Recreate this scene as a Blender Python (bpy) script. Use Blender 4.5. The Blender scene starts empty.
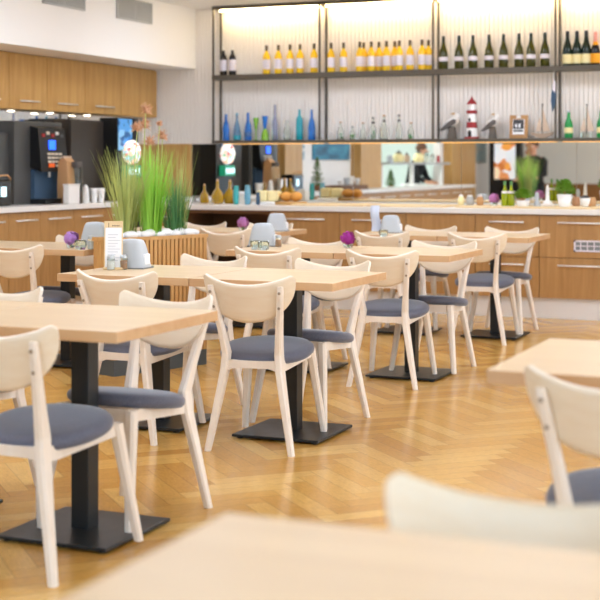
import bpy, bmesh, math, random
from mathutils import Vector, Matrix
random.seed(7)
SC = bpy.context.scene
COL = SC.collection
PI = math.pi
CAM_Z = 1.30
YAW = math.atan(597/1400.0)
SN, CS = math.sin(YAW), math.cos(YAW)

# ---------------------------------------------------------------- materials
def newmat(name):
    m = bpy.data.materials.new(name); m.use_nodes = True
    nt = m.node_tree
    return m, nt, nt.nodes['Principled BSDF']

def lin(c):
    return tuple((x/12.92 if x <= .04045 else ((x+.055)/1.055)**2.4) for x in c)
def hx(s):
    return lin(tuple(int(s[i:i+2], 16)/255 for i in (0, 2, 4)))

def plain(name, col, rough=.5, metal=0, trans=0, emit=None, es=0, coat=0, alpha=1, ior=1.45, spec=.5):
    m, nt, b = newmat(name)
    b.inputs['Base Color'].default_value = (*hx(col), 1)
    b.inputs['Roughness'].default_value = rough
    b.inputs['Metallic'].default_value = metal
    b.inputs['Transmission Weight'].default_value = trans
    b.inputs['IOR'].default_value = ior
    b.inputs['Coat Weight'].default_value = coat
    b.inputs['Alpha'].default_value = alpha
    b.inputs['Specular IOR Level'].default_value = spec
    if emit:
        b.inputs['Emission Color'].default_value = (*hx(emit), 1)
        b.inputs['Emission Strength'].default_value = es
    # a faint procedural unevenness on every surface
    n = nt.nodes.new('ShaderNodeTexNoise'); n.inputs['Scale'].default_value = 14
    tc = nt.nodes.new('ShaderNodeTexCoord')
    nt.links.new(tc.outputs['Object'], n.inputs['Vector'])
    mr = nt.nodes.new('ShaderNodeMapRange')
    mr.inputs['To Min'].default_value = max(0, rough-.04); mr.inputs['To Max'].default_value = min(1, rough+.04)
    nt.links.new(n.outputs['Fac'], mr.inputs['Value'])
    nt.links.new(mr.outputs['Result'], b.inputs['Roughness'])
    return m

def wood(name, c1, c2, axis='z', rough=.45, scale=1.0, contrast=(.3, .7), coat=0):
    m, nt, b = newmat(name)
    tc = nt.nodes.new('ShaderNodeTexCoord'); mp = nt.nodes.new('ShaderNodeMapping')
    s = {'x': (1.2, 16, 16), 'y': (16, 1.2, 16), 'z': (16, 16, 1.2)}[axis]
    mp.inputs['Scale'].default_value = tuple(v*scale for v in s)
    n = nt.nodes.new('ShaderNodeTexNoise'); n.inputs['Scale'].default_value = 1.6
    n.inputs['Detail'].default_value = 6; n.inputs['Roughness'].default_value = .6; n.inputs['Distortion'].default_value = .6
    r = nt.nodes.new('ShaderNodeValToRGB')
    r.color_ramp.elements[0].position = contrast[0]; r.color_ramp.elements[1].position = contrast[1]
    r.color_ramp.elements[0].color = (*hx(c1), 1); r.color_ramp.elements[1].color = (*hx(c2), 1)
    nt.links.new(tc.outputs['Object'], mp.inputs['Vector']); nt.links.new(mp.outputs['Vector'], n.inputs['Vector'])
    nt.links.new(n.outputs['Fac'], r.inputs['Fac']); nt.links.new(r.outputs['Color'], b.inputs['Base Color'])
    b.inputs['Roughness'].default_value = rough; b.inputs['Coat Weight'].default_value = coat
    return m

def fabric(name, c1, c2):
    m, nt, b = newmat(name)
    tc = nt.nodes.new('ShaderNodeTexCoord')
    n = nt.nodes.new('ShaderNodeTexNoise'); n.inputs['Scale'].default_value = 260; n.inputs['Detail'].default_value = 3
    r = nt.nodes.new('ShaderNodeValToRGB')
    r.color_ramp.elements[0].position = .3; r.color_ramp.elements[1].position = .7
    r.color_ramp.elements[0].color = (*hx(c1), 1); r.color_ramp.elements[1].color = (*hx(c2), 1)
    nt.links.new(tc.outputs['Object'], n.inputs['Vector']); nt.links.new(n.outputs['Fac'], r.inputs['Fac'])
    nt.links.new(r.outputs['Color'], b.inputs['Base Color'])
    bp = nt.nodes.new('ShaderNodeBump'); bp.inputs['Strength'].default_value = .15; bp.inputs['Distance'].default_value = .002
    nt.links.new(n.outputs['Fac'], bp.inputs['Height']); nt.links.new(bp.outputs['Normal'], b.inputs['Normal'])
    b.inputs['Roughness'].default_value = .75
    b.inputs['Sheen Weight'].default_value = .5; b.inputs['Sheen Roughness'].default_value = .4
    b.inputs['Sheen Tint'].default_value = (.85, .9, 1, 1)
    return m

def speckle(name, cols, scale, rough=.5):
    m, nt, b = newmat(name)
    tc = nt.nodes.new('ShaderNodeTexCoord')
    n = nt.nodes.new('ShaderNodeTexVoronoi'); n.inputs['Scale'].default_value = scale
    r = nt.nodes.new('ShaderNodeValToRGB'); r.color_ramp.interpolation = 'CONSTANT'
    els = r.color_ramp.elements
    while len(els) < len(cols): els.new(.5)
    for i, c in enumerate(cols):
        els[i].position = i/len(cols); els[i].color = (*hx(c), 1)
    sp = nt.nodes.new('ShaderNodeSeparateColor')
    nt.links.new(tc.outputs['Object'], n.inputs['Vector']); nt.links.new(n.outputs['Color'], sp.inputs['Color'])
    nt.links.new(sp.outputs[0], r.inputs['Fac']); nt.links.new(r.outputs['Color'], b.inputs['Base Color'])
    b.inputs['Roughness'].default_value = rough
    return m, r, b, nt

M = {}
M['white_wall'] = plain('white paint', 'F4F2F0', .7)
M['ceiling'] = plain('ceiling paint', 'F7F5F2', .8)
M['rib'] = plain('ribbed wall paint', 'F1EBE4', .6)
M['grey_wall'] = plain('pale grey paint', 'EEF1F0', .7)
M['chair_wood'] = wood('white oiled birch', 'EADCCD', 'F3E9DD', 'z', .42, .8)
M['back_wood'] = wood('white oiled birch ply', 'EAD7BC', 'F0E2CC', 'x', .4, 1.0)
M['edge_lit'] = plain('lit ply edge', 'F6EBDD', .5)  # paler than the ply faces, light on the edges put into colour
M['bolt'] = plain('bolt head', 'A59480', .45, .4)
M['table_wood'] = wood('pale oak laminate', 'D6BA92', 'E4CBA4', 'x', .33, .55, (.25, .75))
M['table_edge_shade'] = wood('pale oak shaded edge', 'C69A6E', 'D4AE82', 'x', .45, .55)  # shade of the upright sides put into the colour, darker than the top
M['black_metal'] = plain('black powder coat', '26292B', .38, .2)
M['grey_fabric'] = fabric('grey blue felt', '4F5160', '686B7B')
M['oak'] = wood('oak veneer fronts', 'A87C48', 'C0945E', 'z', .42, .9)
M['oak_warm'] = wood('honey oak veneer', 'B58848', 'CDA363', 'z', .42, .9)
M['oak_dark'] = wood('brown oak', '8A5E30', '9C6D3A', 'z', .5, .9)
M['niche'] = plain('dark brown board', '6E4A2C', .6)
M['stone'] = plain('white worktop', 'EFECE8', .3)
M['plinth'] = plain('white plinth', 'EDEBEA', .35)
M['steel'] = plain('brushed steel', 'EDEBE8', .38, .35)
M['shelf_metal'] = plain('bronze grey steel', '5E574C', .45, .3)
M['mirror'] = plain('mirror', 'EEF0EE', .0, 1)
_b = M['mirror'].node_tree; _b.links.remove(_b.nodes['Principled BSDF'].inputs['Roughness'].links[0]); _b.nodes['Principled BSDF'].inputs['Roughness'].default_value = .005
M['led'] = plain('warm led strip', 'FFE2A8', .5, emit='FFE0A6', es=48)
M['led_dim'] = plain('dim warm led strip', 'FFC97A', .5, emit='FFC070', es=1.3)
M['lamp'] = plain('lit lamp glass', 'FFFFFF', .5, emit='FFE9C8', es=12)
M['ceil_fill'] = plain('lit ceiling panel', 'FFFFFF', .5, emit='DFEBFF', es=11.4)
M['grille'] = plain('grey grille', 'B4B7B8', .5, .1)
M['grille_dark'] = plain('grille shadow gap', '85898B', .6)
M['plastic_grey'] = plain('pale grey plastic', 'BDC4CB', .4)
M['paper'] = plain('white paper', 'F4F5F8', .7)
M['ink'] = plain('brown ink', '8A6A58', .7)
M['fade'] = plain('grey ink', 'BFC4CC', .7)
M['glass'] = plain('clear glass', 'FFFFFF', .02, trans=1, ior=1.4)
M['salt'] = plain('salt', 'F5F5F5', .8)
M['pepper'] = plain('ground spice', 'B98D6C', .8)
M['cap'] = plain('steel cap', 'B9BDBE', .3, .7)
M['black'] = plain('black plastic', '17181A', .4)
M['black_gloss'] = plain('black gloss', '242220', .25)
M['char'] = plain('charcoal panel', '4A4A49', .4)
M['taupe'] = plain('dark taupe panel', '3A332D', .45)
M['blue_led'] = plain('blue screen', '2050FF', .4, emit='1E5BFF', es=2.2)
M['cyan_led'] = plain('pale lit display', 'D8F4FF', .4, emit='CFF2FF', es=1.2)
M['key'] = plain('beige key', 'D8CDBA', .5)
M['orange'] = plain('orange key', 'F26A2B', .5)
M['red'] = plain('dark red', '9E2A2E', .5)
M['white'] = plain('white gloss', 'F3F2F0', .35)
M['kraft'] = plain('kraft brown', 'C89A6B', .7)
M['gold_wine'] = plain('golden wine glass', 'FFCE26', .15, trans=.1)
M['gold_oil'] = plain('golden oil', 'B8900F', .1, trans=.35)
M['label'] = plain('bottle label', 'E9E2EA', .7)
M['label_cream'] = plain('cream label', 'F4E6AE', .7)
M['label_orange'] = plain('orange label', 'F7A81E', .6)
M['capsule'] = plain('dark capsule', '4A3B26', .4)
M['dark_glass'] = plain('black wine glass', '1E1B1C', .1)
M['green_wine'] = plain('olive bottle glass', '4A4A12', .1, trans=.25)
M['deep_green'] = plain('deep green bottle glass', '16281F', .1)
M['pink_foil'] = plain('pink foil', 'E9A79A', .4)
M['beer_green'] = plain('bright green glass', '22A352', .1, trans=.2)
M['blue_glass'] = plain('cobalt glass', '1E74CE', .1, trans=.2)
M['pale_blue_glass'] = plain('pale blue glass', '7FB2D6', .08, trans=.75)
M['teal_glass'] = plain('teal glass', '18A2B4', .1, trans=.2)
M['violet_glass'] = plain('pale violet glass', '9FA6C8', .08, trans=.7)
M['lime_glass'] = plain('lime glass', '8CC43A', .1, trans=.15)
M['soft_glass'] = plain('greenish clear glass', 'F0F7F0', .03, trans=.97, ior=1.3)
M['gull_white'] = plain('painted white', 'EFEBE6', .6)
M['gull_grey'] = plain('painted dark grey', '5A5450', .6)
M['beak'] = plain('painted beak yellow', 'D8B27A', .6)
M['driftwood'] = wood('grey driftwood', '564F48', '6E655B', 'z', .8)
M['drift_pale'] = wood('pale driftwood', 'B79C84', 'CDB59C', 'x', .8)
M['sail'] = plain('faded sailcloth', 'D9C2AC', .8)
M['frame_wood'] = wood('light brown frame', 'A97B4B', 'BD905E', 'z', .6)
M['slate'] = plain('dark print', '3F3F44', .6)
M['denim'] = plain('dark blue cloth', '3C556E', .8)
M['grass_olive'] = plain('olive grass', 'B9C574', .5)
M['grass_lime'] = plain('lime grass', 'A0D850', .5)
M['grass_deep'] = plain('deep green grass', '5A9054', .5)
M['thistle'] = plain('dry pink thistle', 'CFA17F', .9)
M['pebble'] = plain('white pebble', 'EDEDEE', .7)
M['slat'] = wood('planter larch slats', 'C28E50', 'D6A768', 'z', .5)
M['dark_grey'] = plain('dark grey panel', '4F5557', .5)
M['magenta'] = plain('magenta petals', 'A32A8E', .7)
M['lavender'] = plain('lavender petals', 'B583CB', .7)
M['mauve'] = plain('mauve petals', 'BE7BB4', .7)
M['leaf'] = plain('fresh green leaf', '6E9E2B', .6)
M['conifer'] = plain('conifer green', '5D7F3C', .7)
M['board'] = wood('pale cutting board', 'E2C695', 'EED6A8', 'x', .5)
M['bread'] = plain('bread crust', 'D79A4B', .7)
M['vase_blue'] = plain('blue grey glaze', '6FA7BE', .25)
M['vase_teal'] = plain('teal glaze', '3FA6A8', .25)
M['skin'] = plain('skin', 'D9A488', .5)
M['hair'] = plain('brown hair', '5A3A26', .6)
M['black_cloth'] = plain('black cloth', '1B1B1E', .8)
M['white_cloth'] = plain('white cloth', 'ECECEC', .8)
M['sea'] = None

def painting_mat(name, cols, scale=3.0):
    m, nt, b = newmat(name)
    tc = nt.nodes.new('ShaderNodeTexCoord'); mp = nt.nodes.new('ShaderNodeMapping')
    mp.inputs['Scale'].default_value = (1, .8, 4)
    n = nt.nodes.new('ShaderNodeTexNoise'); n.inputs['Scale'].default_value = scale; n.inputs['Detail'].default_value = 5
    r = nt.nodes.new('ShaderNodeValToRGB'); els = r.color_ramp.elements
    while len(els) < len(cols): els.new(.5)
    for i, c in enumerate(cols):
        els[i].position = .3+.4*i/(len(cols)-1); els[i].color = (*hx(c), 1)
    nt.links.new(tc.outputs['Object'], mp.inputs['Vector']); nt.links.new(mp.outputs['Vector'], n.inputs['Vector'])
    nt.links.new(n.outputs['Fac'], r.inputs['Fac']); nt.links.new(r.outputs['Color'], b.inputs['Base Color'])
    b.inputs['Roughness'].default_value = .5
    return m
M['sea'] = painting_mat('sea painting', ['14506E', '1F6C8C', '2E86A6', '5AA7BE'])
M['teal_art'] = painting_mat('teal print', ['1F6C8C', '3E8CA8', 'BFD6DC', '2A4A5C'], 6)
M['grey_art'] = painting_mat('grey print', ['7F979C', '8FA6A8', 'A79A88'], 4)

def thin_glass():
    m = bpy.data.materials.new('window pane'); m.use_nodes = True; nt = m.node_tree
    for n in list(nt.nodes): nt.nodes.remove(n)
    o = nt.nodes.new('ShaderNodeOutputMaterial'); mx = nt.nodes.new('ShaderNodeMixShader')
    t = nt.nodes.new('ShaderNodeBsdfTransparent'); g = nt.nodes.new('ShaderNodeBsdfGlossy'); g.inputs['Roughness'].default_value = .02
    mx.inputs[0].default_value = .06
    nt.links.new(t.outputs[0], mx.inputs[1]); nt.links.new(g.outputs[0], mx.inputs[2]); nt.links.new(mx.outputs[0], o.inputs[0])
    return m
M['pane'] = thin_glass()

def floor_mat():
    m, nt, b = newmat('oiled oak herringbone')
    uv = nt.nodes.new('ShaderNodeUVMap'); uv.uv_map = 'plank'
    at = nt.nodes.new('ShaderNodeAttribute'); at.attribute_name = 'tint'
    sx = nt.nodes.new('ShaderNodeSeparateXYZ'); nt.links.new(uv.outputs[0], sx.inputs[0])
    # grain: stretched noise, offset per plank
    sc = nt.nodes.new('ShaderNodeVectorMath'); sc.operation = 'MULTIPLY'; sc.inputs[1].default_value = (2.2, 9, 1)
    ad = nt.nodes.new('ShaderNodeVectorMath'); ad.operation = 'ADD'
    of = nt.nodes.new('ShaderNodeVectorMath'); of.operation = 'SCALE'; of.inputs['Scale'].default_value = 40
    nt.links.new(at.outputs['Color'], of.inputs[0])
    nt.links.new(uv.outputs[0], sc.inputs[0]); nt.links.new(sc.outputs[0], ad.inputs[0]); nt.links.new(of.outputs[0], ad.inputs[1])
    n = nt.nodes.new('ShaderNodeTexNoise'); n.inputs['Scale'].default_value = 1.3; n.inputs['Detail'].default_value = 5; n.inputs['Distortion'].default_value = .8
    nt.links.new(ad.outputs[0], n.inputs['Vector'])
    r1 = nt.nodes.new('ShaderNodeValToRGB'); e = r1.color_ramp.elements
    e[0].position = 0; e[0].color = (*hx('BF8B42'), 1); e[1].position = 1; e[1].color = (*hx('DFB468'), 1)
    x = e.new(.5); x.color = (*hx('D2A152'), 1)
    nt.links.new(at.outputs['Fac'], r1.inputs['Fac'])
    mr = nt.nodes.new('ShaderNodeMapRange'); mr.inputs['From Min'].default_value = .3; mr.inputs['From Max'].default_value = .7
    mr.inputs['To Min'].default_value = .82; mr.inputs['To Max'].default_value = 1.1
    nt.links.new(n.outputs['Fac'], mr.inputs['Value'])
    # joints: v runs 0..1 across, u 0..5 along
    def edge(sock, period, w):
        a = nt.nodes.new('ShaderNodeMath'); a.operation = 'PINGPONG'; a.inputs[1].default_value = period/2
        nt.links.new(sock, a.inputs[0])
        c = nt.nodes.new('ShaderNodeMath'); c.operation = 'GREATER_THAN'; c.inputs[1].default_value = w
        nt.links.new(a.outputs[0], c.inputs[0]); return c.outputs[0]
    e1 = edge(sx.outputs[0], 5.0, .018); e2 = edge(sx.outputs[1], 1.0, .018)
    mn = nt.nodes.new('ShaderNodeMath'); mn.operation = 'MINIMUM'; nt.links.new(e1, mn.inputs[0]); nt.links.new(e2, mn.inputs[1])
    jr = nt.nodes.new('ShaderNodeMapRange'); jr.inputs['To Min'].default_value = .62; jr.inputs['To Max'].default_value = 1
    nt.links.new(mn.outputs[0], jr.inputs['Value'])
    mu = nt.nodes.new('ShaderNodeMath'); mu.operation = 'MULTIPLY'; nt.links.new(mr.outputs[0], mu.inputs[0]); nt.links.new(jr.outputs[0], mu.inputs[1])
    vm = nt.nodes.new('ShaderNodeVectorMath'); vm.operation = 'SCALE'
    nt.links.new(r1.outputs['Color'], vm.inputs[0]); nt.links.new(mu.outputs[0], vm.inputs['Scale'])
    nt.links.new(vm.outputs[0], b.inputs['Base Color'])
    b.inputs['Roughness'].default_value = .2
    b.inputs['Specular IOR Level'].default_value = .5
    bp = nt.nodes.new('ShaderNodeBump'); bp.inputs['Strength'].default_value = .08; bp.inputs['Distance'].default_value = .004
    nt.links.new(n.outputs['Fac'], bp.inputs['Height']); nt.links.new(bp.outputs['Normal'], b.inputs['Normal'])
    return m
M['floor'] = floor_mat()

# ---------------------------------------------------------------- mesh builder
class MB:
    def __init__(s): s.v = []; s.f = []; s.sm = []; s.mi = []; s.cur = 0
    def add(s, verts, faces, smooth=False):
        o = len(s.v); s.v += [tuple(p) for p in verts]
        for f in faces: s.f.append(tuple(i+o for i in f)); s.sm.append(smooth); s.mi.append(s.cur)
    def box(s, x0, x1, y0, y1, z0, z1):
        s.add([(x0,y0,z0),(x1,y0,z0),(x1,y1,z0),(x0,y1,z0),(x0,y0,z1),(x1,y0,z1),(x1,y1,z1),(x0,y1,z1)],
              [(0,3,2,1),(4,5,6,7),(0,1,5,4),(1,2,6,5),(2,3,7,6),(3,0,4,7)]); return s
    def rbox(s, x0, x1, y0, y1, z0, z1, r=.004):
        # chamfered box
        bm = bmesh.new(); bmesh.ops.create_cube(bm, size=1)
        for v in bm.verts:
            v.co = Vector((x0 if v.co.x < 0 else x1, y0 if v.co.y < 0 else y1, z0 if v.co.z < 0 else z1))
        bmesh.ops.bevel(bm, geom=list(bm.edges), offset=r, segments=2, affect='EDGES', profile=.6)
        bm.verts.index_update()
        s.add([v.co[:] for v in bm.verts], [[v.index for v in f.verts] for f in bm.faces]); bm.free(); return s
    def lathe(s, prof, c=(0,0,0), n=20, smooth=True, cap=True):
        vs = []; fs = []
        for r, z in prof:
            for k in range(n):
                a = 2*PI*k/n; vs.append((c[0]+r*math.cos(a), c[1]+r*math.sin(a), c[2]+z))
        for i in range(len(prof)-1):
            for k in range(n):
                a = i*n+k; b2 = i*n+(k+1) % n; fs.append((a, b2, b2+n, a+n))
        s.add(vs, fs, smooth)
        if cap:
            m = len(prof)-1
            s.add(vs[:n], [tuple(reversed(range(n)))]); s.add(vs[m*n:], [tuple(range(n))])
        return s
    def limb(s, pts, sizes, ch=.22):
        # tapered bar with chamfered rectangular section in horizontal planes
        vs = []; fs = []
        for (x, y, z), (w, d) in zip(pts, sizes):
            a = w/2; b = d/2; c = min(a, b)*2*ch
            for px, py in ((-a+c,-b),(a-c,-b),(a,-b+c),(a,b-c),(a-c,b),(-a+c,b),(-a,b-c),(-a,-b+c)):
                vs.append((x+px, y+py, z))
        n = 8
        for i in range(len(pts)-1):
            for k in range(n):
                a = i*n+k; b = i*n+(k+1) % n; fs.append((a, b, b+n, a+n))
        fs.append(tuple(reversed(range(n)))); m = (len(pts)-1)*n; fs.append(tuple(range(m, m+n)))
        s.add(vs, fs); return s
    def tube(s, pts, r, n=8, smooth=True):
        pts = [Vector(p) for p in pts]; rs = r if isinstance(r, (list, tuple)) else [r]*len(pts)
        vs = []; fs = []
        for i, p in enumerate(pts):
            t = (pts[min(i+1, len(pts)-1)]-pts[max(i-1, 0)]).normalized()
            u = t.cross(Vector((0,0,1)) if abs(t.z) < .95 else Vector((1,0,0))).normalized(); w = t.cross(u)
            for k in range(n):
                a = 2*PI*k/n; vs.append(p+u*(rs[i]*math.cos(a))+w*(rs[i]*math.sin(a)))
        for i in range(len(pts)-1):
            for k in range(n):
                a = i*n+k; b = i*n+(k+1) % n; fs.append((a, b, b+n, a+n))
        m = (len(pts)-1)*n
        fs.append(tuple(reversed(range(n)))); fs.append(tuple(range(m, m+n)))
        s.add(vs, fs, smooth); return s
    def prism(s, poly, h0, h1, axis='y'):
        n = len(poly)
        def P(a, b, h): return {'y': (a, h, b), 'x': (h, a, b), 'z': (a, b, h)}[axis]
        vs = [P(a, b, h0) for a, b in poly]+[P(a, b, h1) for a, b in poly]
        fs = [tuple(range(n)), tuple(reversed(range(n, 2*n)))]+[(k, k+n, (k+1) % n+n, (k+1) % n) for k in range(n)]
        s.add(vs, fs); return s
    def ball(s, c, r, sx=1, sy=1, sz=1, n=12, m=8, jit=0):
        vs = []; fs = []
        for i in range(m+1):
            th = PI*i/m
            for k in range(n):
                a = 2*PI*k/n; q = 1+random.uniform(-jit, jit)
                vs.append((c[0]+r*sx*q*math.sin(th)*math.cos(a), c[1]+r*sy*q*math.sin(th)*math.sin(a), c[2]+r*sz*q*math.cos(th)))
        for i in range(m):
            for k in range(n):
                a = i*n+k; b = i*n+(k+1) % n; fs.append((a, a+n, b+n, b))
        s.add(vs, fs, True); return s
    def build(s, name, mat, parent=None, loc=None, rz=0):
        me = bpy.data.meshes.new(name); me.from_pydata(s.v, [], s.f); me.validate()
        bm = bmesh.new(); bm.from_mesh(me); bmesh.ops.recalc_face_normals(bm, faces=bm.faces); bm.to_mesh(me); bm.free()
        for p, sm in zip(me.polygons, s.sm): p.use_smooth = sm
        mats = mat if isinstance(mat, (list, tuple)) else [mat]
        for m in mats: me.materials.append(m)
        if len(mats) > 1:
            for p, i in zip(me.polygons, s.mi): p.material_index = i
        o = bpy.data.objects.new(name, me); COL.objects.link(o)
        if parent is not None: o.parent = parent
        if loc is not None: o.location = loc
        o.rotation_euler.z = rz
        return o

def tag(o, label, cat, group=None, kind=None):
    o['label'] = label; o['category'] = cat
    if group: o['group'] = group
    if kind: o['kind'] = kind
    return o
def thing(name, label, cat, loc=(0,0,0), rz=0, group=None):
    o = bpy.data.objects.new(name, None); COL.objects.link(o); o.empty_display_size = .05
    o.location = loc; o.rotation_euler.z = rz
    return tag(o, label, cat, group)
def struct(o): o['kind'] = 'structure'; return o
def copy_tree(o, parent=None):
    c = o.copy(); COL.objects.link(c)
    if parent is not None: c.parent = parent
    for ch in list(o.children): copy_tree(ch, c)
    return c
class Proto:
    """first placement uses the prototype itself, later ones are copies"""
    def __init__(s, root): s.root = root; s.used = False; s.src = root
    def place(s, loc, rz, label, group=None, scale=1, rx=0):
        o = copy_tree(s.root) if s.used else s.root
        s.used = True
        o.location = loc; o.rotation_euler = (rx, 0, rz); o.scale = (scale,)*3 if not isinstance(scale, tuple) else scale
        o['label'] = label
        if group: o['group'] = group
        return o
def X_at(u, Y):
    k = (u-300)/1400.0
    return Y*(-SN+CS*k)/(CS+SN*k)
def Z_at(v, X, Y): return CAM_Z+(164-v)*(-SN*X+CS*Y)/1400.0

# ---------------------------------------------------------------- room
XL, XR, YB, YR, ZC = -7.2, 3.6, 12.75, -1.3, 2.88
def herringbone():
    W, L = .09, .45
    me = bpy.data.meshes.new('floor'); vs = []; fs = []; uvs = []; tints = []
    c45 = math.sqrt(.5)
    x0, x1, y0, y1 = XL-.05, XR+.05, YR-.05, YB+.05
    def rect(ax, ay, w, h, horiz):
        cx, cy = ax+w/2, ay+h/2
        wx, wy = (cx-cy)*c45, (cx+cy)*c45
        if not (x0-.3 < wx < x1+.3 and y0-.3 < wy < y1+.3): return
        q = [(ax,ay),(ax+w,ay),(ax+w,ay+h),(ax,ay+h)]
        o = len(vs)
        for a, b in q: vs.append((min(max((a-b)*c45, x0), x1), min(max((a+b)*c45, y0), y1), 0))
        fs.append((o,o+1,o+2,o+3))
        uvs.extend([(0,0),(5,0),(5,1),(0,1)] if horiz else [(0,0),(0,1),(5,1),(5,0)])
        t = random.random(); tints.extend([t]*4)
    for j in range(-30, 40):
        for i in range(-260, 260):
            ox, oy = i*W+j*L, i*W-j*L
            rect(ox, oy, L, W, True); rect(ox, oy+W, W, L, False)
    me.from_pydata(vs, [], fs)
    me.uv_layers.new(name='plank'); me.color_attributes.new('tint', 'FLOAT_COLOR', 'CORNER')
    vi = [lp.vertex_index for lp in me.loops]
    me.uv_layers['plank'].data.foreach_set('uv', [q for i in vi for q in uvs[i]])
    me.color_attributes['tint'].data.foreach_set('color', [q for i in vi for q in (tints[i], tints[i], tints[i], 1.0)])
    me.materials.append(M['floor'])
    o = bpy.data.objects.new('floor', me); COL.objects.link(o); return struct(o)
herringbone()
struct(MB().box(XL-.1, XR+.1, YR-.1, YB+.1, ZC, ZC+.1).build('ceiling', M['ceiling']))
# back wall: plain behind mirror, ribbed above z 1.505
b = MB(); b.box(XL-.1, XR+.1, YB+.01, YB+.15, 0, ZC)
pitch = .042; x = XL; zz0, zz1 = 1.505, ZC
while x < 1.0:
    b.prism([(x, YB+.012), (x, YB-.004), (x+pitch*.16, YB-.007), (x+pitch*.76, YB-.007), (x+pitch*.92, YB-.004), (x+pitch*.92, YB+.012)], zz0, zz1, 'z'); x += pitch
struct(b.build('wall_back', M['rib']))
# left wall with serving hatch Y 2.55..5.75
b = MB()
b.box(XL-.12, XL, 5.75, YB+.1, 0, ZC); b.box(XL-.12, XL, YR-.1, 2.5, 0, ZC)
b.box(XL-.12, XL, 2.5, 5.75, 0, .9); b.box(XL-.12, XL, 2.5, 5.75, 2.35, ZC)
struct(b.build('wall_left', M['white_wall']))
kp = plain('kitchen paint', 'DDE8E6', .6)
for q in ((-9.3, -9.2, 1.5, 7, 0, ZC), (-9.2, XL-.12, 1.4, 1.5, 0, ZC), (-9.2, XL-.12, 7, 7.1, 0, ZC), (-9.2, XL-.12, 1.5, 7, 2.6, 2.7), (-9.2, XL-.1, 1.5, 7, -.05, 0)):
    struct(MB().box(*q).build('wall_kitchen', kp))
# rear wall with windows, right wall with windows (out of frame, daylight comes in here)
def wall_x(name, X0, X1, ys, ye, holes, z0, z1):
    b = MB(); y = ys
    for (a, c) in holes:
        b.box(X0, X1, y, a, 0, ZC); b.box(X0, X1, a, c, 0, z0); b.box(X0, X1, a, c, z1, ZC); y = c
    b.box(X0, X1, y, ye, 0, ZC); return struct(b.build(name, M['white_wall']))
RW = [(-.6, 1.8), (2.4, 4.8), (5.4, 7.8), (8.4, 10.8)]
wall_x('wall_right', XR, XR+.15, YR-.1, YB+.1, RW, .35, 2.6)
def wall_y(name, Y0, Y1, xs, xe, holes, z0, z1):
    b = MB(); x = xs
    for (a, c) in holes:
        b.box(x, a, Y0, Y1, 0, ZC); b.box(a, c, Y0, Y1, 0, z0); b.box(a, c, Y0, Y1, z1, ZC); x = c
    b.box(x, xe, Y0, Y1, 0, ZC); return struct(b.build(name, M['grey_wall']))
BW = [(-3.6, -1.2), (-.8, 1.6)]
wall_y('wall_rear', YR-.15, YR, XL-.1, XR+.1, BW, .35, 2.6)
wn = 1
for (a, c) in RW:
    f = MB(); f.box(XR+.04, XR+.1, a, a+.06, .35, 2.6).box(XR+.04, XR+.1, c-.06, c, .35, 2.6).box(XR+.04, XR+.1, a, c, .35, .41).box(XR+.04, XR+.1, a, c, 2.54, 2.6).box(XR+.04, XR+.1, (a+c)/2-.03, (a+c)/2+.03, .35, 2.6)
    w = struct(f.build('window_%d' % wn, M['white'])); wn += 1
    MB().box(XR+.065, XR+.075, a+.06, c-.06, .41, 2.54).build('pane', M['pane'], w)
for (a, c) in BW:
    f = MB(); f.box(a, a+.06, YR-.1, YR-.04, .35, 2.6).box(c-.06, c, YR-.1, YR-.04, .35, 2.6).box(a, c, YR-.1, YR-.04, .35, .41).box(a, c, YR-.1, YR-.04, 2.54, 2.6).box((a+c)/2-.03, (a+c)/2+.03, YR-.1, YR-.04, .35, 2.6)
    w = struct(f.build('window_%d' % wn, M['white'])); wn += 1
    MB().box(a+.06, c-.06, YR-.075, YR-.065, .41, 2.54).build('pane', M['pane'], w)
# oak wainscot on the rear wall, seen in the mirror
struct(MB().box(XL, -3.65, YR, YR+.03, 0, .92).build('trim_1', M['oak_dark']))
# bulkhead over the left counter
struct(MB().box(XL, -6.59, -1.3, YB-.013, 2.27, ZC).build('trim_2', M['white_wall']))
# oak pilasters on the left wall, seen in the mirror
for i, (a, c) in enumerate([(8.9, 9.45), (5.9, 6.75), (.85, 2.3)]):
    struct(MB().box(XL, XL+.16, a, c, 0, 2.27).build('trim_%d' % (3+i), M['oak_warm']))
# oak panel beside the mirror, below the ribbed wall
struct(MB().box(XL, -6.645, YB-.03, YB+.01, .97, 1.505).build('trim_6', M['oak_warm']))

# ---------------------------------------------------------------- ventilation grilles in the bulkhead
def grille(y0, y1, z0, z1, label):
    g = thing('ventilation_grille', label, 'vent', (-6.59, (y0+y1)/2, (z0+z1)/2), 0, 'air grilles in the bulkhead')
    hy, hz = (y1-y0)/2, (z1-z0)/2
    MB().box(0, .004, -hy, hy, -hz, hz).build('backing', M['grille_dark'], g)
    b = MB(); b.box(.004, .016, -hy, hy, hz-.012, hz).box(.004, .016, -hy, hy, -hz, -hz+.012).box(.004, .016, -hy, -hy+.012, -hz, hz).box(.004, .016, hy-.012, hy, -hz, hz).box(.004, .016, -.008, .008, -hz, hz)
    b.build('frame', M['grille'], g)
    b = MB(); n = int(hy*2/.025)
    for k in range(n):
        y = -hy+.012+(2*hy-.024)*(k+.5)/n; b.box(.004, .011, y-.006, y+.006, -hz+.012, hz-.012)
    b.build('slat', M['grille'], g)
def Yb(u, X):
    k = (u-300)/1400.0
    return X*(CS+SN*k)/(-SN+CS*k)
ga, gb = Yb(42, -6.59), Yb(84, -6.59)
grille(ga, gb, Z_at(11, -6.59, gb), Z_at(-14, -6.59, gb), 'grey air grille in the white bulkhead, cut by the top edge of the photo')
ga, gb = Yb(116, -6.59), Yb(151, -6.59)
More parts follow.
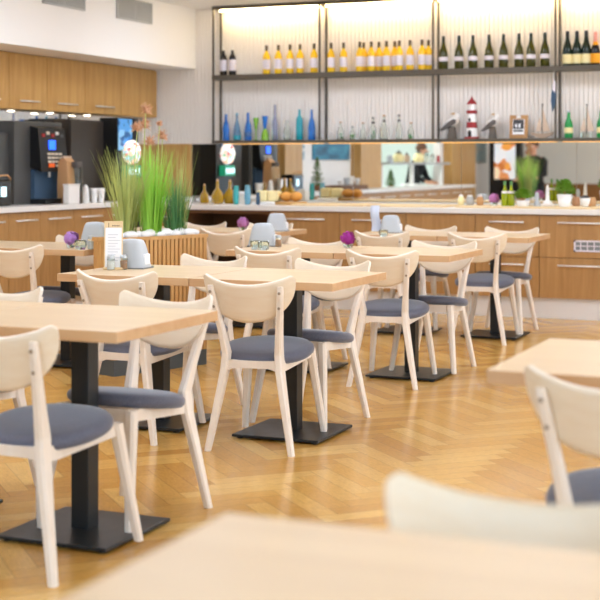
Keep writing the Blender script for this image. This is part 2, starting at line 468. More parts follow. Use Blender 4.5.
grille(ga, gb, Z_at(24.5, -6.59, gb), Z_at(3.5, -6.59, gb), 'grey air grille in the white bulkhead, the one nearer the bottle shelf')

# ---------------------------------------------------------------- wall cabinets on the left wall
ZU0, ZU1, XU = 1.776, 2.268, -7.04+.01
us = [-28, 9, 47, 85, 121, 157]
XF = XU
names = ['oak wall cabinet at the photo edge, above the dark grey box', 'oak wall cabinet above the coffee machine, with one bar handle', 'oak wall cabinet with bar handle, third back from the ribbed wall',
         'oak wall cabinet with bar handle, next to the plain end cabinet', 'plain oak wall cabinet without handle beside the ribbed wall']
for i in range(5):
    y0, y1 = Yb(us[i], XF), min(Yb(us[i+1], XF), YB-.014)
    if i == 0: y0 = 9.46
    c = thing('wall_cabinet', names[i], 'cabinet', (XL, y0, ZU0), 0, 'oak wall cabinets over the coffee counter')
    w = y1-y0
    MB().box(.0, XF-XL-.02, .001, w-.001, .0, ZU1-ZU0).build('body', M['oak_warm'], c)
    d = MB().rbox(XF-XL-.02, XF-XL, .003, w-.003, .003, ZU1-ZU0-.012, .002).build('door', M['oak_warm'], c)
    if i < 4:
        h = MB().tube([(XF-XL+.022, w*.24, .075), (XF-XL+.022, w*.76, .075)], .006)
        h.tube([(XF-XL, w*.3, .075), (XF-XL+.022, w*.3, .075)], .004).tube([(XF-XL, w*.7, .075), (XF-XL+.022, w*.7, .075)], .004)
        h.build('handle', M['steel'], d)
for i, (u, nm) in enumerate([(11, 'nearest the photo edge'), (50, 'over the coffee machine'), (87, 'over the tall dark panel')]):
    y = Yb(u, -7.11)
    l = thing('cabinet_spotlight', 'small round lit downlight under the oak wall cabinets, '+nm, 'light', (-7.11, y, ZU0-.012), 0, 'downlights under the wall cabinets')
    MB().lathe([(.036, 0), (.04, .004), (.04, .012)], n=20).build('rim', M['steel'], l)
    MB().lathe([(.03, -.003), (.03, .001)], n=20).build('lamp', M['lamp'], l)
# mirrored backsplash under the wall cabinets
tag(MB().box(XL, XL+.006, 9.46, YB-.04, .975, ZU0-.002).build('backsplash_mirror', M['mirror']), 'mirrored splashback under the oak wall cabinets behind the coffee machine', 'mirror')

# ---------------------------------------------------------------- counters
ZT, TH = .92, .045
XC, YC = -6.6, 11.6
tag(MB().rbox(XC-.6+.005, XC-.0, 2.45, YB-.035, ZT-TH+.03, ZT+.03, .004).build('worktop', M['stone']), 'white worktop of the coffee counter along the cabinets with black machines', 'worktop')
tag(MB().rbox(XC+.003, .6, YC-.0, YB-.016, ZT-TH, ZT, .004).build('worktop', M['stone']), 'long white worktop of the buffet counter below the bottle shelf', 'worktop')
def handle(par, x, y, z, half, axis='x'):
    h = MB()
    if axis == 'x':
        h.tube([(x-half, y-.028, z), (x+half, y-.028, z)], .007).tube([(x-half*.8, y, z), (x-half*.8, y-.028, z)], .005).tube([(x+half*.8, y, z), (x+half*.8, y-.028, z)], .005)
    else:
        h.tube([(x+.028, y-half, z), (x+.028, y+half, z)], .007).tube([(x, y-half*.8, z), (x+.028, y-half*.8, z)], .005).tube([(x, y+half*.8, z), (x+.028, y+half*.8, z)], .005)
    return h.build('handle', M['steel'], par)
PZ, TZ = .175, ZT-TH-.002
def base_unit(x0, x1, label, kind):
    c = thing('base_cabinet', label, 'cabinet', (x0, YC, 0), 0, 'oak base cabinets of the buffet counter')
    w = x1-x0; y0 = .03; H = TZ
    if kind == 'niche':
        b = MB(); b.box(.002, .02, y0, .6, PZ, H).box(w-.02, w-.002, y0, .6, PZ, H).box(.02, w-.02, y0, .6, PZ, PZ+.02).box(.02, w-.02, .58, .6, PZ, H).box(.02, w-.02, y0, .6, H-.03, H).box(.02, w-.02, y0+.02, .58, .5, .52)
        b.build('body', M['niche'], c)
    else:
        MB().box(.001, w-.001, y0+.02, .6, PZ, H).build('body', M['oak_dark'], c)
        if kind == 'door':
            d = MB().rbox(.003, w-.003, y0, y0+.019, PZ, H-.006, .002).build('door', M['oak'], c)
            handle(d, w/2, y0, H-.07, w*.3)
        elif kind == 'plain':
            MB().rbox(.003, w-.003, y0, y0+.019, PZ, H-.006, .002).build('door', M['oak'], c)
        else:
            mid = .515
            d = MB().rbox(.003, w-.003, y0, y0+.019, mid+.003, H-.006, .002).build('drawer', M['oak'], c)
            handle(d, w*.5, y0, H-.065, w*.27)
            if kind == 'vent':
                gx0, gx1, gz0, gz1 = w*.42, w*.9, mid+.055, mid+.15
                g = MB(); g.box(gx0, gx1, y0-.008, y0, gz1-.014, gz1).box(gx0, gx1, y0-.008, y0, gz0, gz0+.014).box(gx0, gx0+.014, y0-.008, y0, gz0, gz1).box(gx1-.014, gx1, y0-.008, y0, gz0, gz1)
                n = 6
                for k in range(1, n):
                    xx = gx0+(gx1-gx0)*k/n; g.box(xx-.004, xx+.004, y0-.006, y0, gz0, gz1)
                g.box(gx0, gx1, y0-.006, y0, (gz0+gz1)/2-.004, (gz0+gz1)/2+.004)
                gv = g.build('vent_frame', M['label'], d)
                MB().box(gx0+.01, gx1-.01, y0-.002, y0+.001, gz0+.01, gz1-.01).build('vent_mesh', M['grille_dark'], gv)
            d2 = MB().rbox(.003, w-.003, y0, y0+.019, PZ, mid-.003, .002).build('drawer', M['oak'], c)
            handle(d2, w*.5, y0, mid-.065, w*.27)
    return c
base_unit(XC+.01, -6.12, 'oak base cabinet in the corner behind the grass planter', 'door')
base_unit(-6.12, -5.26, 'open dark brown niche under the buffet counter behind the chairs', 'niche')
base_unit(-5.26, -4.575, 'oak base cabinet with bar handle beside the open dark niche', 'door')
base_unit(-4.575, -3.95, 'oak base cabinet with bar handle behind the menu card and napkin dispenser', 'door')
base_unit(-3.95, -3.325, 'plain oak base cabinet front without handle in the middle of the buffet', 'plain')
base_unit(-3.325, -2.77, 'oak drawer cabinet between the plain front and the one with the vent', 'drawers')
base_unit(-2.77, -2.07, 'oak drawer cabinet with a small white vent grid in its upper drawer', 'vent')
base_unit(-2.07, -1.37, 'oak drawer cabinet at the far end, just outside the photo edge', 'drawers')
struct(MB().box(XC, -1.37, YC+.07, YC+.09, 0, PZ-.002).build('baseboard_back', M['plinth']))
# left counter units
edges = [9.0, 9.52, 9.98, 10.5, 11.03, 11.56]
ln = ['oak base cabinet under the dark grey box at the photo edge', 'oak base cabinet below the dark grey box, with bar handle', 'oak base cabinet below the coffee machine, with bar handle', 'oak base cabinet below the white canisters, with bar handle', 'oak base cabinet of the coffee counter hidden partly by the tall grass']
def left_unit(y0, y1, label):
    c = thing('base_cabinet', label, 'cabinet', (XC, y0, 0), 0, 'oak base cabinets of the coffee counter')
    w = y1-y0; H = TZ+.03
    MB().box(-.55, -.05, .001, w-.001, PZ, H).build('body', M['oak_dark'], c)
    d = MB().rbox(-.05, -.03, .003, w-.003, PZ, H-.006, .002).build('door', M['oak'], c)
    handle(d, -.03, w/2, H-.07, w*.33, 'y')
for i in range(5): left_unit(edges[i], edges[i+1], ln[i])
yy = 9.0; k = 0
ord_ = ['second', 'third', 'fourth', 'fifth', 'sixth', 'seventh', 'eighth', 'ninth', 'tenth', 'eleventh', 'twelfth']
while yy > 2.6:
    left_unit(yy-.65, yy, 'oak base cabinet seen only in the mirror, %s from the coffee machine' % ord_[k]); yy -= .65; k += 1
struct(MB().box(XC-.1, XC-.08, 2.5, YC+.06, 0, PZ-.002).build('baseboard_left', M['plinth']))

# ---------------------------------------------------------------- mirror on the back wall
mx = [-6.64, -5.96, -4.87, -3.78, -2.69, -1.6, -.5]
ml = ['narrow mirror panel behind the yellow oil bottles', 'mirror panel reflecting the blue sea painting', 'mirror panel reflecting the serving hatch', 'mirror panel reflecting the lit food display', 'mirror panel behind the round green shrub pot', 'mirror panel beyond the photo edge']
for i in range(6):
    tag(MB().box(mx[i]+.002, mx[i+1]-.002, YB-.006, YB+.012, ZT+.001, 1.502).build('wall_mirror', M['mirror']), ml[i], 'mirror', 'mirror panels above the buffet counter')

# ---------------------------------------------------------------- bottle shelf
SF, SB = 12.55, YB-.022
PX = [-6.295, -5.147, -3.998, -2.841, -1.69]
Z1, Z2, Z3 = (1.505, 1.535), (2.140, 2.188), (2.845, 2.876)
sh = thing('bottle_shelf', 'long bronze grey metal wall shelf in bays, filled with bottles', 'shelf', (0, 0, 0))
for n_, (z0, z1) in (('shelf_board', Z1), ('shelf_board', Z2), ('top_beam', Z3)):
    MB().rbox(PX[0]-.012, PX[-1]+.012, SF-.012, SB+.006, z0, z1, .002).build(n_, M['shelf_metal'], sh)
for x in PX:
    for y in (SF, SB-.008):
        for (za, zb) in ((Z1[1], Z2[0]), (Z2[1], Z3[0])):
            MB().box(x-.009, x+.009, y-.010, y+.010, za, zb).build('post', M['shelf_metal'], sh)
for i in range(4):
    MB().box(PX[i]+.03, PX[i+1]-.03, SB-.09, SB-.07, Z3[0]-.012, Z3[0]).build('led_strip', M['led'], sh)
    MB().box(PX[i]+.03, PX[i+1]-.03, SB-.02, SB-.005, Z1[0]-.005, Z1[0]).build('led_strip', M['led_dim'], sh)

# ---------------------------------------------------------------- bottles
YS = 12.63
def bottle(name, prof, mat, label_mat=None, lz=None, cap=None, lr=None, n=18):
    """bottle mesh + label + cap parts, built at origin"""
    t = thing(name, 'x', 'bottle')
    MB().lathe(prof, n=n).build('glass', mat, t)
    if label_mat:
        MB().lathe([(lr, lz[0]), (lr, lz[1])], n=n, cap=False).build('paper_label', label_mat, t)
    if cap:
        MB().lathe(cap[0], n=12).build('cap', cap[1], t)
    return t
def W(u, Y=YS): return X_at(u, Y)
top = Z2[1]; low = Z1[1]
# dark wine with pourers
p = Proto(bottle('wine_bottle', [(.034, 0), (.037, .01), (.037, .165), (.03, .19), (.015, .215), (.0135, .25)], M['dark_glass'], M['label'], (.045, .155), ([(.012, .25), (.009, .27), (.004, .30), (.004, .31)], M['steel']), .0376))
p.place((W(223.5), YS, top), 0, 'black wine bottle with pourer and white label, nearer the shelf end post', 'dark wine bottles with pourers')
p.place((W(232.5), YS, top), .2, 'black wine bottle with pourer and white label, next to the yellow bottles', 'dark wine bottles with pourers')
# golden wine
p = Proto(bottle('wine_bottle', [(.034, 0), (.037, .01), (.037, .17), (.03, .195), (.0145, .222), (.0135, .235)], M['gold_wine'], M['label'], (.05, .145), ([(.0145, .232), (.0145, .285), (.012, .287)], M['capsule']), .0376))
gy = [(266.5, YS), (278.3, YS), (290, YS), (300, YS), (314, YS), (331, YS), (343.5, YS), (359.8, YS-.02), (363.6, YS+.06), (371.3, YS-.01), (379, YS+.06), (386.4, YS), (394.8, YS+.06), (399.3, YS-.01), (410, YS), (422, YS-.01), (428.5, YS+.06)]
nb = ['first', 'second', 'third', 'fourth', 'fifth', 'sixth', 'seventh', 'eighth', 'ninth', 'tenth', 'eleventh', 'twelfth']
for i, (u, y) in enumerate(gy):
    bay = 'first' if i < 5 else 'second'; j = i if i < 5 else i-5
    p.place((W(u, y), y, top), random.uniform(-.5, .5), 'yellow wine bottle on the upper shelf, %s from the left in the %s bay' % (nb[j], bay), 'yellow wine bottles on the upper shelf')
# olive sparkling
p = Proto(bottle('sparkling_bottle', [(.037, 0), (.043, .01), (.043, .13), (.036, .175), (.022, .215), (.0155, .25), (.0155, .262)], M['green_wine'], M['label'], (.075, .115), ([(.0165, .215), (.0155, .29), (.0145, .312)], M['deep_green']), .0436))
for i, u in enumerate([443.5, 459, 473, 489, 503.5, 519, 531, 545]):
    p.place((W(u), YS, top), random.uniform(-.3, .3), 'olive sparkling wine bottle with small white label, %s from the left in the third bay' % nb[i], 'olive sparkling bottles on the upper shelf')
# champagne
p = Proto(bottle('champagne_bottle', [(.037, 0), (.044, .01), (.044, .135), (.036, .18), (.022, .22), (.0165, .255)], M['deep_green'], M['label_cream'], (.02, .105), ([(.017, .215), (.0165, .30), (.015, .316)], M['dark_glass']), .0446))
MB().lathe([(.027, .2), (.0205, .222)], n=16, cap=False).build('neck_band', M['label_orange'], p.root)
for i, u in enumerate([567.5, 577, 586.3]):
    p.place((W(u), YS, top), random.uniform(-.2, .2), 'dark champagne bottle with cream label, %s from the shelf post in the last bay' % nb[i], 'dark champagne bottles in the last bay')
t = bottle('champagne_bottle', [(.037, 0), (.043, .01), (.043, .125), (.036, .16), (.022, .195), (.0165, .22)], M['dark_glass'], M['label_orange'], (.02, .105), ([(.018, .21), (.017, .28), (.015, .30)], M['pink_foil']), .0436)
MB().lathe([(.029, .175), (.019, .215)], n=16, cap=False).build('neck_band', M['label_orange'], t)
t.location = (W(595.5), YS, top); t['label'] = 'champagne bottle with orange label and pink foil neck'
# coloured glass on lower shelf
def single(name, prof, mat, u, label, cap=None, group='coloured glass bottles on the lower shelf'):
    t = thing(name, label, 'bottle', (W(u), YS, low), 0, group)
    MB().lathe(prof, n=18).build('glass', mat, t)
    if cap: MB().lathe(cap[0], n=12).build('cap', cap[1], t)
    return t
s = 1.0
single('glass_bottle', [(.034, 0), (.036, .01), (.036, .12), (.028, .16), (.013, .20), (.012, .255), (.014, .262)], M['blue_glass'], 226, 'cobalt blue glass bottle nearest the shelf end post')
t = single('glass_bottle', [(.036, 0), (.04, .01), (.04, .085), (.03, .15), (.013, .20), (.011, .25), (.014, .255)], M['pale_blue_glass'], 237, 'pale blue tapering bottle with dark green base', ([(.014, .25), (.014, .27), (.01, .275)], M['vase_blue']))
MB().lathe([(.0405, .008), (.0405, .05)], n=18, cap=False).build('base_band', M['teal_glass'], t)
t = single('glass_bottle', [(.036, 0), (.039, .01), (.039, .09), (.03, .15), (.014, .19), (.012, .265), (.014, .275)], M['blue_glass'], 248, 'cobalt blue bottle with pale label beside the green goblet')
MB().lathe([(.0395, .04), (.0395, .085)], n=18, cap=False).build('paper_label', M['pale_blue_glass'], t)
t = thing('goblet', 'lime green cone goblet on the lower shelf', 'glass', (W(254.7), YS+.03, low), 0)
MB().lathe([(.026, 0), (.026, .004), (.005, .01), (.005, .10), (.014, .13), (.028, .22), (.027, .225)], n=18).build('bowl', M['lime_glass'], t)
t = thing('goblet', 'blue cone goblet with lime green flared foot on the lower shelf', 'glass', (W(265), YS, low), 0)
MB().lathe([(.04, 0), (.036, .05), (.022, .10), (.016, .115)], n=18).build('foot', M['lime_glass'], t)
MB().lathe([(.014, .115), (.022, .15), (.030, .235), (.029, .24)], n=18).build('bowl', M['blue_glass'], t)
single('glass_bottle', [(.028, 0), (.031, .01), (.031, .15), (.024, .2), (.014, .235), (.011, .34), (.014, .35)], M['violet_glass'], 275, 'tall slim pale violet bottle, tallest on the lower shelf')
single('glass_bottle', [(.034, 0), (.036, .01), (.036, .09), (.03, .12), (.015, .15), (.013, .185), (.017, .195)], M['soft_glass'], 287, 'small clear flask between the violet and the teal bottles', group=None)
single('glass_bottle', [(.033, 0), (.036, .01), (.036, .2), (.03, .22), (.014, .24), (.013, .29), (.015, .30)], M['teal_glass'], 299.5, 'straight teal glass bottle on the lower shelf')
single('glass_bottle', [(.034, 0), (.037, .01), (.037, .12), (.028, .18), (.013, .215), (.0115, .285), (.014, .295)], M['blue_glass'], 311.7, 'cobalt blue bottle beside the shelf post, next to the teal bottle')
# clear decanters, second bay
nd = ['stubby clear decanter nearest the second shelf post', 'low clear jar with green sprig, second in its bay', 'short clear flask with cork in the second bay', 'clear bottle with dark collar, fourth in its bay', 'tall clear bottle with dark band in the second bay', 'clear bottle with dark stopper near the third shelf post', 'low clear flask with green sprig by the third shelf post']
hs = [.175, .13, .165, .215, .235, .235, .16]
for i, (u, h) in enumerate(zip([340.5, 352.5, 363, 373, 384, 399, 411], hs)):
    r = .03+.008*(i in (0, 4))
    t = thing('glass_bottle', nd[i], 'bottle', (W(u), YS, low), 0, 'clear glass bottles on the lower shelf')
    MB().lathe([(r*.95, 0), (r, .01), (r, h*.45), (r*.7, h*.62), (.012, h*.75), (.011, h*.93), (.014, h*.94)], n=18).build('glass', M['soft_glass'], t)
    MB().lathe([(.012, h*.93), (.014, h*.95), (.014, h)], n=12).build('stopper', M['kraft'] if i in (0, 2, 4, 6) else M['gull_grey'], t)
    if i in (0, 1, 3, 6):
        g = MB()
        for k in range(7): g.ball((random.uniform(-r*.6, r*.6), random.uniform(-r*.6, r*.6), random.uniform(.012, h*.36)), .011, n=6, m=4)
        g.build('sprig', M['grass_deep'], t)
    if i in (3, 4, 5): MB().lathe([(.016, h*.72), (.0175, h*.76), (.015, h*.8)], n=14, cap=False).build('collar', M['gull_grey'], t)
# seagulls on posts
def gull(u, label, flip):
    t = thing('seagull_figurine', label, 'figurine', (W(u), YS, low), 0, 'wooden seagulls on the lower shelf')
    f = flip
    p_ = MB(); p_.limb([(0, 0, 0), (.003*f, 0, .055), (0, 0, .115)], [(.085, .07), (.075, .06), (.06, .05)], .2); p_.build('post', M['driftwood'], t)
    b = MB(); b.ball((0, 0, 0), .05, 1.5, .75, .8, 16, 10); o = b.build('body', M['gull_white'], t, (-.0*f, 0, .155)); o.rotation_euler.y = -.45
    h = MB(); h.tube([(.04, 0, .17), (.052, 0, .21)], [.034, .027], 12); h.ball((.055, 0, .225), .03, 1.1, .9, .95, 14, 9); h.build('head', M['gull_white'], t)
    MB().tube([(.03, 0, .235), (.0, 0, .238), (-.012, 0, .228)], [.011, .008, .003], 8).build('beak', M['beak'], t)
    for s_ in (-1, 1):
        w = MB(); w.prism([(.05, .175), (.045, .145), (-.03, .105), (-.12, .07), (-.10, .095), (-.03, .155), (.02, .185)], s_*.036-.005, s_*.036+.005, 'y'); w.build('wing', M['gull_grey'], t)
    return t
gull(452, 'grey winged seagull figurine on a post, beside the shelf post', 1)
gull(492.5, 'grey winged seagull figurine on a post, between lighthouse and photo frame', 1).scale = (.85, 1, .95)
# lighthouse
t = thing('lighthouse_figurine', 'red and white striped lighthouse figurine on the lower shelf', 'figurine', (W(471.8), YS, low))
R_ = lambda z: .058-.075*z
def ring(z0, z1, mat, nm, e=0): MB().lathe([(R_(z0)+e, z0), (R_(z1)+e, z1)], n=22).build(nm, mat, t)
MB().lathe([(.07, 0), (.07, .014), (.062, .018)], n=22).build('base', M['red'], t)
ring(.018, .10, M['white'], 'tower_band'); ring(.10, .155, M['red'], 'tower_band'); ring(.155, .232, M['white'], 'tower_band')
MB().lathe([(.042, .232), (.05, .238), (.05, .262), (.044, .266)], n=22).build('gallery', M['red'], t)
MB().lathe([(.036, .266), (.036, .322)], n=18).build('lantern', M['white'], t)
MB().lathe([(.047, .322), (.044, .332), (.012, .372), (.006, .385), (.002, .40)], n=20).build('roof', M['red'], t)
dr = MB()
dr.prism([(-.02, .018), (.012, .018), (.012, .06), (.006, .075), (-.004, .08), (-.014, .075), (-.02, .06)], -.064, -.04, 'y'); dr.build('door', M['black'], t)
MB().prism([(-.018, .158), (.002, .158), (.002, .185), (-.008, .195), (-.018, .185)], -.055, -.03, 'y').build('window', M['black'], t)
# photo frame
t = thing('photo_frame', 'light brown wooden clipboard frame holding a dark print', 'picture frame', (W(518.5), YS, low), -.0)
fw, fh = .085, .215
o = MB().rbox(-fw, fw, -.012, .012, 0, fh, .003).build('board', M['frame_wood'], t); o.rotation_euler.x = -.12
pr = MB().box(-.055, .055, -.016, -.012, .035, .175).build('print', M['paper'], o)
MB().box(-.05, .05, -.018, -.016, .085, .172).build('picture', M['slate'], pr)
MB().prism([(-.03, .1), (-.012, .1), (-.012, .135), (-.021, .125), (-.03, .14)], -.0195, -.018, 'y').prism([(.0, .1), (.022, .1), (.018, .12), (.022, .14), (.01, .13), (.002, .135)], -.0195, -.018, 'y').build('motif', M['paper'], pr)
MB().box(-.045, .045, -.018, -.016, .06, .076).build('caption_bar', M['slate'], pr)
MB().rbox(-.02, .02, -.02, -.012, .185, .21, .003).build('clip', M['steel'], o)
# sail boat
def boat(u, label, s=1.0, hull=True):
    t = thing('sailboat_figurine', label, 'figurine', (W(u), YS, low), 0, None); t.scale = (s, s, s)
    if hull:
        MB().prism([(-.11, .055), (-.08, .03), (-.02, .0), (.03, .0), (.09, .03), (.115, .058), (.03, .045), (-.04, .045)], -.02, .02, 'y').build('hull', M['drift_pale'], t)
    else:
        MB().rbox(-.05, .05, -.03, .03, 0, .05, .006).build('hull', M['soft_glass'], t)
    MB().tube([(0, 0, .04), (.003, 0, .31)], .005, 6).build('mast', M['driftwood'], t)
    MB().prism([(.008, .065), (.075, .065), (.03, .2), (.006, .28)], -.004, .004, 'y').build('sail', M['sail'], t)
    MB().prism([(-.008, .065), (-.06, .065), (-.02, .2)], -.004, .004, 'y').build('sail', M['sail'], t)
    MB().ball((.003, 0, .315), .009, n=8, m=6).build('finial', M['driftwood'], t)
boat(542, 'pale driftwood sailing boat figurine beside the photo frame', .98)
boat(586.5, 'pale driftwood sailing boat between two green beer bottles', .95, False)
p = Proto(bottle('beer_bottle', [(.037, 0), (.039, .008), (.039, .115), (.032, .15), (.016, .18), (.015, .235)], M['beer_green'], M['label_cream'], (.045, .095), ([(.016, .232), (.017, .245), (.0155, .25)], M['cap']), .0396))
p.place((W(568.7), YS, low), 0, 'bright green beer bottle beside the shelf post', 'green beer bottles in the last bay')
p.place((W(601), YS, low), 0, 'bright green beer bottle cut by the photo edge', 'green beer bottles in the last bay')
# cloth tag hanging at third post
t = thing('hanging_fish_ornament', 'dark blue cloth ornament hanging from the shelf on a string', 'ornament', (W(553.8, SF-.03), SF-.03, 0))
MB().tube([(0, 0, 2.14), (0, 0, 1.99)], .003, 6).build('string', M['white'], t)
MB().prism([(-.014, 1.77), (.012, 1.83), (.022, 1.93), (.0, 2.04), (-.02, 1.95), (-.026, 1.87)], -.008, .008, 'y').build('cloth', M['denim'], t)
MB().prism([(-.008, 1.97), (.014, 1.94), (.018, 2.04), (.0, 2.07)], -.012, -.008, 'y').build('tag', M['label'], t)

# ---------------------------------------------------------------- coffee counter things
ZL = ZT+.031
def LY(u, X=-6.9): return Yb(u, X)
# coffee machine
y0, y1 = LY(16), LY(64)
t = thing('coffee_machine', 'black coffee vending machine with blue screen and lit keypad', 'coffee machine', (-6.9, (y0+y1)/2, ZL))
hw = (y1-y0)/2
MB().rbox(-.22, -.02, -hw, hw, 0, .72, .01).build('body', M['char'], t)
ya, yb2 = LY(32)-(y0+y1)/2, LY(59)-(y0+y1)/2
h = MB(); h.prism([(-.02, .32), (.10, .28), (.06, .66), (-.02, .68)], ya, yb2, 'y'); 
hd = h.build('control_head', M['black'], t)
def onhead(z, dy0, dy1, dz, nm, mat, par):
    xx = .10-.04*(z-.28)/.38
    MB().box(xx-.004, xx+.006, dy0, dy1, z, z+dz).build(nm, mat, par)
cw = yb2-ya
onhead(.475, ya+cw*.34, ya+cw*.56, .08, 'screen', M['blue_led'], hd)
for r in range(4):
    for c in range(4):
        if r == 0 and c < 2: continue
        onhead(.325+.034*r, ya+cw*(.26+.14*c), ya+cw*(.36+.14*c), .02, 'key', M['key'], hd)
onhead(.32, ya+cw*.27, ya+cw*.48, .035, 'start_key', M['orange'], hd)
for k in range(5): onhead(.585+.02*(k % 2), ya+cw*(.12+.17*k), ya+cw*(.22+.17*k), .028, 'drink_picture', [M['red'], M['key'], M['red'], M['steel'], M['dark_grey']][k], hd)
MB().box(-.02, .02, ya+.01, yb2-.01, .04, .3).build('dispensing_bay', M['denim'], t)
MB().rbox(-.02, .14, ya, yb2+.02, 0, .045, .006).build('drip_tray', M['black'], t)
MB().tube([(.05, (ya+yb2)/2-.02, .3), (.05, (ya+yb2)/2-.02, .235)], .012, 8).build('spout', M['steel'], t)
# dark grey box at the edge
t = thing('milk_cooler', 'dark grey cooler box with a small round lock beside the coffee machine', 'cooler', (-7.0, LY(15, -6.96), ZL))
MB().rbox(-.18, .0, -.26, .16, 0, .62, .012).build('body', M['char'], t)
MB().rbox(.0, .025, -.255, .155, .02, .61, .006).build('door', M['char'], t)
MB().lathe([(.014, 0), (.014, .012)], n=14).build('lock', M['white'], t, (.025, .105, .34)).rotation_euler.y = PI/2
t = thing('coffee_grinder', 'small black appliance with a lit white display at the photo edge', 'appliance', (-6.86, LY(4, -6.8)-.05, ZL))
MB().rbox(-.09, .08, -.17, .14, 0, .22, .02).build('body', M['black_gloss'], t)
MB().box(.08, .084, -.02, .05, .08, .16).build('display', M['cyan_led'], t)
MB().tube([(.07, -.15, .22), (.075, -.1, .25), (.075, .08, .255), (.07, .13, .22)], .008, 8).build('handle', M['kraft'], t)
# tall dark panel cabinet
y0, y1 = LY(74), LY(123)
t = thing('juice_cooler', 'tall dark taupe cooler cabinet standing on the coffee counter', 'cooler', (-6.95, (y0+y1)/2, ZL))
MB().rbox(-.22, .0, -(y1-y0)/2, (y1-y0)/2, 0, .76, .008).build('body', M['taupe'], t)
MB().rbox(.0, .015, -(y1-y0)/2+.005, (y1-y0)/2-.005, .01, .75, .005).build('door', M['taupe'], t)
tag(MB().box(-7.19, -7.12, LY(63), LY(74), ZL, ZL+.76).build('dark_gap', M['black']), 'narrow dark gap between coffee machine and tall cooler, drawn as black box', 'panel')  # black box stands in for the shade in this gap
# brown bag, jar, white canister, cups
def cyl(name, label, cat, u, X, z, prof, mat, group=None, part='body', lid=None, lidm=None):
    t = thing(name, label, cat, (X, LY(u, X), z), 0, group)
    MB().lathe(prof, n=20).build(part, mat, t)
    if lid: MB().lathe(lid, n=20).build('lid', lidm, t)
    return t
X = -6.72
t = thing('paper_bag', 'brown kraft paper bag standing beside the coffee machine', 'bag', (X-.03, LY(66.5, X-.03), ZL))
MB().limb([(0, 0, 0), (0, 0, .2), (0, 0, .37), (0, 0, .40)], [(.12, .13), (.12, .13), (.1, .13), (.03, .13)], .08).build('bag', M['kraft'], t)
MB().box(-.012, .012, -.065, .065, .395, .42).build('fold', M['drift_pale'], t)
cyl('glass_jar', 'clear glass storage jar with dark lid beside the paper bag', 'jar', 77, -6.66, ZL+.0, [(.045, 0), (.05, .01), (.05, .30), (.042, .32)], M['soft_glass'], lid=[(.046, .32), (.046, .365), (.04, .37)], lidm=M['gull_grey'])
t = thing('canister_box', 'white box canister on the counter in front of the jar', 'canister', (-6.625, LY(70, -6.625), ZL))
MB().rbox(-.04, .02, -.05, .13, 0, .16, .01).build('body', M['white'], t); MB().rbox(-.042, .022, -.052, .132, .16, .175, .004).build('lid', M['stone'], t)
cyl('milk_jug', 'small white jug with steel lid next to the white canister', 'jug', 85.5, -6.66, ZL, [(.03, 0), (.036, .02), (.03, .10), (.026, .13)], M['white'], None, 'body', [(.028, .13), (.02, .15), (.006, .165)], M['steel'])
for u, nm in ((94, 'paper cup stack nearer the white jug'), (101, 'paper cup stack nearer the tall grass')):
    cyl('paper_cup', 'white '+nm, 'cup', u, -6.68, ZL, [(.026, 0), (.036, .10), (.037, .13), (.034, .13)], M['white'], 'white cups on the coffee counter', 'cup')
# drink dispenser
spk, rr, bb, nt_ = speckle('fruit picture', ['F6F2EE', 'E8B9A6', 'F6F2EE', '9FC3DA', 'EFC9B9', 'D8605A', 'F3F3F3', '8FB59B'], 30, .4)
nt_.links.new(rr.outputs['Color'], bb.inputs['Emission Color']); bb.inputs['Emission Strength'].default_value = .9
spk2, rr, bb, nt_ = speckle('blue drink picture', ['2E6FB0', '4E90CC', '24568C', '7FB4DC'], 14, .4)
nt_.links.new(rr.outputs['Color'], bb.inputs['Emission Color']); bb.inputs['Emission Strength'].default_value = .35
yd = LY(135.5, -6.70)
t = thing('drink_dispenser', 'black drink dispenser with lit round fruit picture and green tap panel', 'drink dispenser', (-6.78, yd, ZL))
MB().rbox(-.2, .0, -.2, .2, 0, .79, .01).build('body', M['black'], t)
MB().box(.0, .008, -.19, .06, .48, .78).build('picture', spk2, t)
MB().ball((.04, .0, .46), .14, .45, 1, .85, 20, 12).build('fruit_dome', spk, t)
pn = MB().rbox(.0, .07, -.13, .13, .22, .335, .008).build('tap_panel', plain('green panel', '1F8F6A', .4, emit='1F9F78', es=.4), t)
for k in range(4): MB().ball((.072, -.085+.057*k, .275), .026, .3, .75, 1.4, 12, 8).build('tap', M['cyan_led'], pn)
MB().rbox(.0, .12, -.13, .13, 0, .03, .005).build('drip_tray', M['black'], t)

# mirrored-side dressing on the left counter / wall
def pot_shrub(X, Y, Z, r, h, label, conif=False, pot='white', pr=.05, ph=.09, group=None):
    t = thing('potted_conifer' if conif else 'potted_shrub', label, 'potted plant', (X, Y, Z), 0, group)
    MB().lathe([(pr*.72, 0), (pr, ph), (pr*.94, ph), (pr*.9, ph-.012)], n=20).build('pot', M[pot], t)
    f = MB(); 
    for k in range(420 if not conif else 500):
        if conif:
            q = random.random()**1.3; z = ph+q*h; rad = r*(1-q)**.8*math.sqrt(random.random())+.002
        else:
            z0 = random.uniform(-.3, 1); rad = r*math.sqrt(max(0, 1-z0*z0*.9))*random.random()**.4; z = ph+h*.4+z0*h*.6
        a = random.uniform(0, 2*PI); c = Vector((rad*math.cos(a), rad*math.sin(a), z)); s_ = .016
        d = Vector((math.cos(a), math.sin(a), random.uniform(.2, 1.6))).normalized()*s_*1.4; e = Vector((-math.sin(a), math.cos(a), random.uniform(-.4, .4)))*s_*.55
        f.add([c-d*.4, c+e, c+d, c-e], [(0, 1, 2, 3)])
    f.build('foliage', M['conifer' if conif else 'leaf'], t)
    MB().tube([(0, 0, ph*.7), (0, 0, ph+h*.5)], .006, 6).build('stem', M['oak_dark'], t)
pot_shrub(-6.95, 8.62, ZL, .1, .36, 'cone shaped potted conifer on the coffee counter, seen in the mirror', True, 'niche', .06, .07)
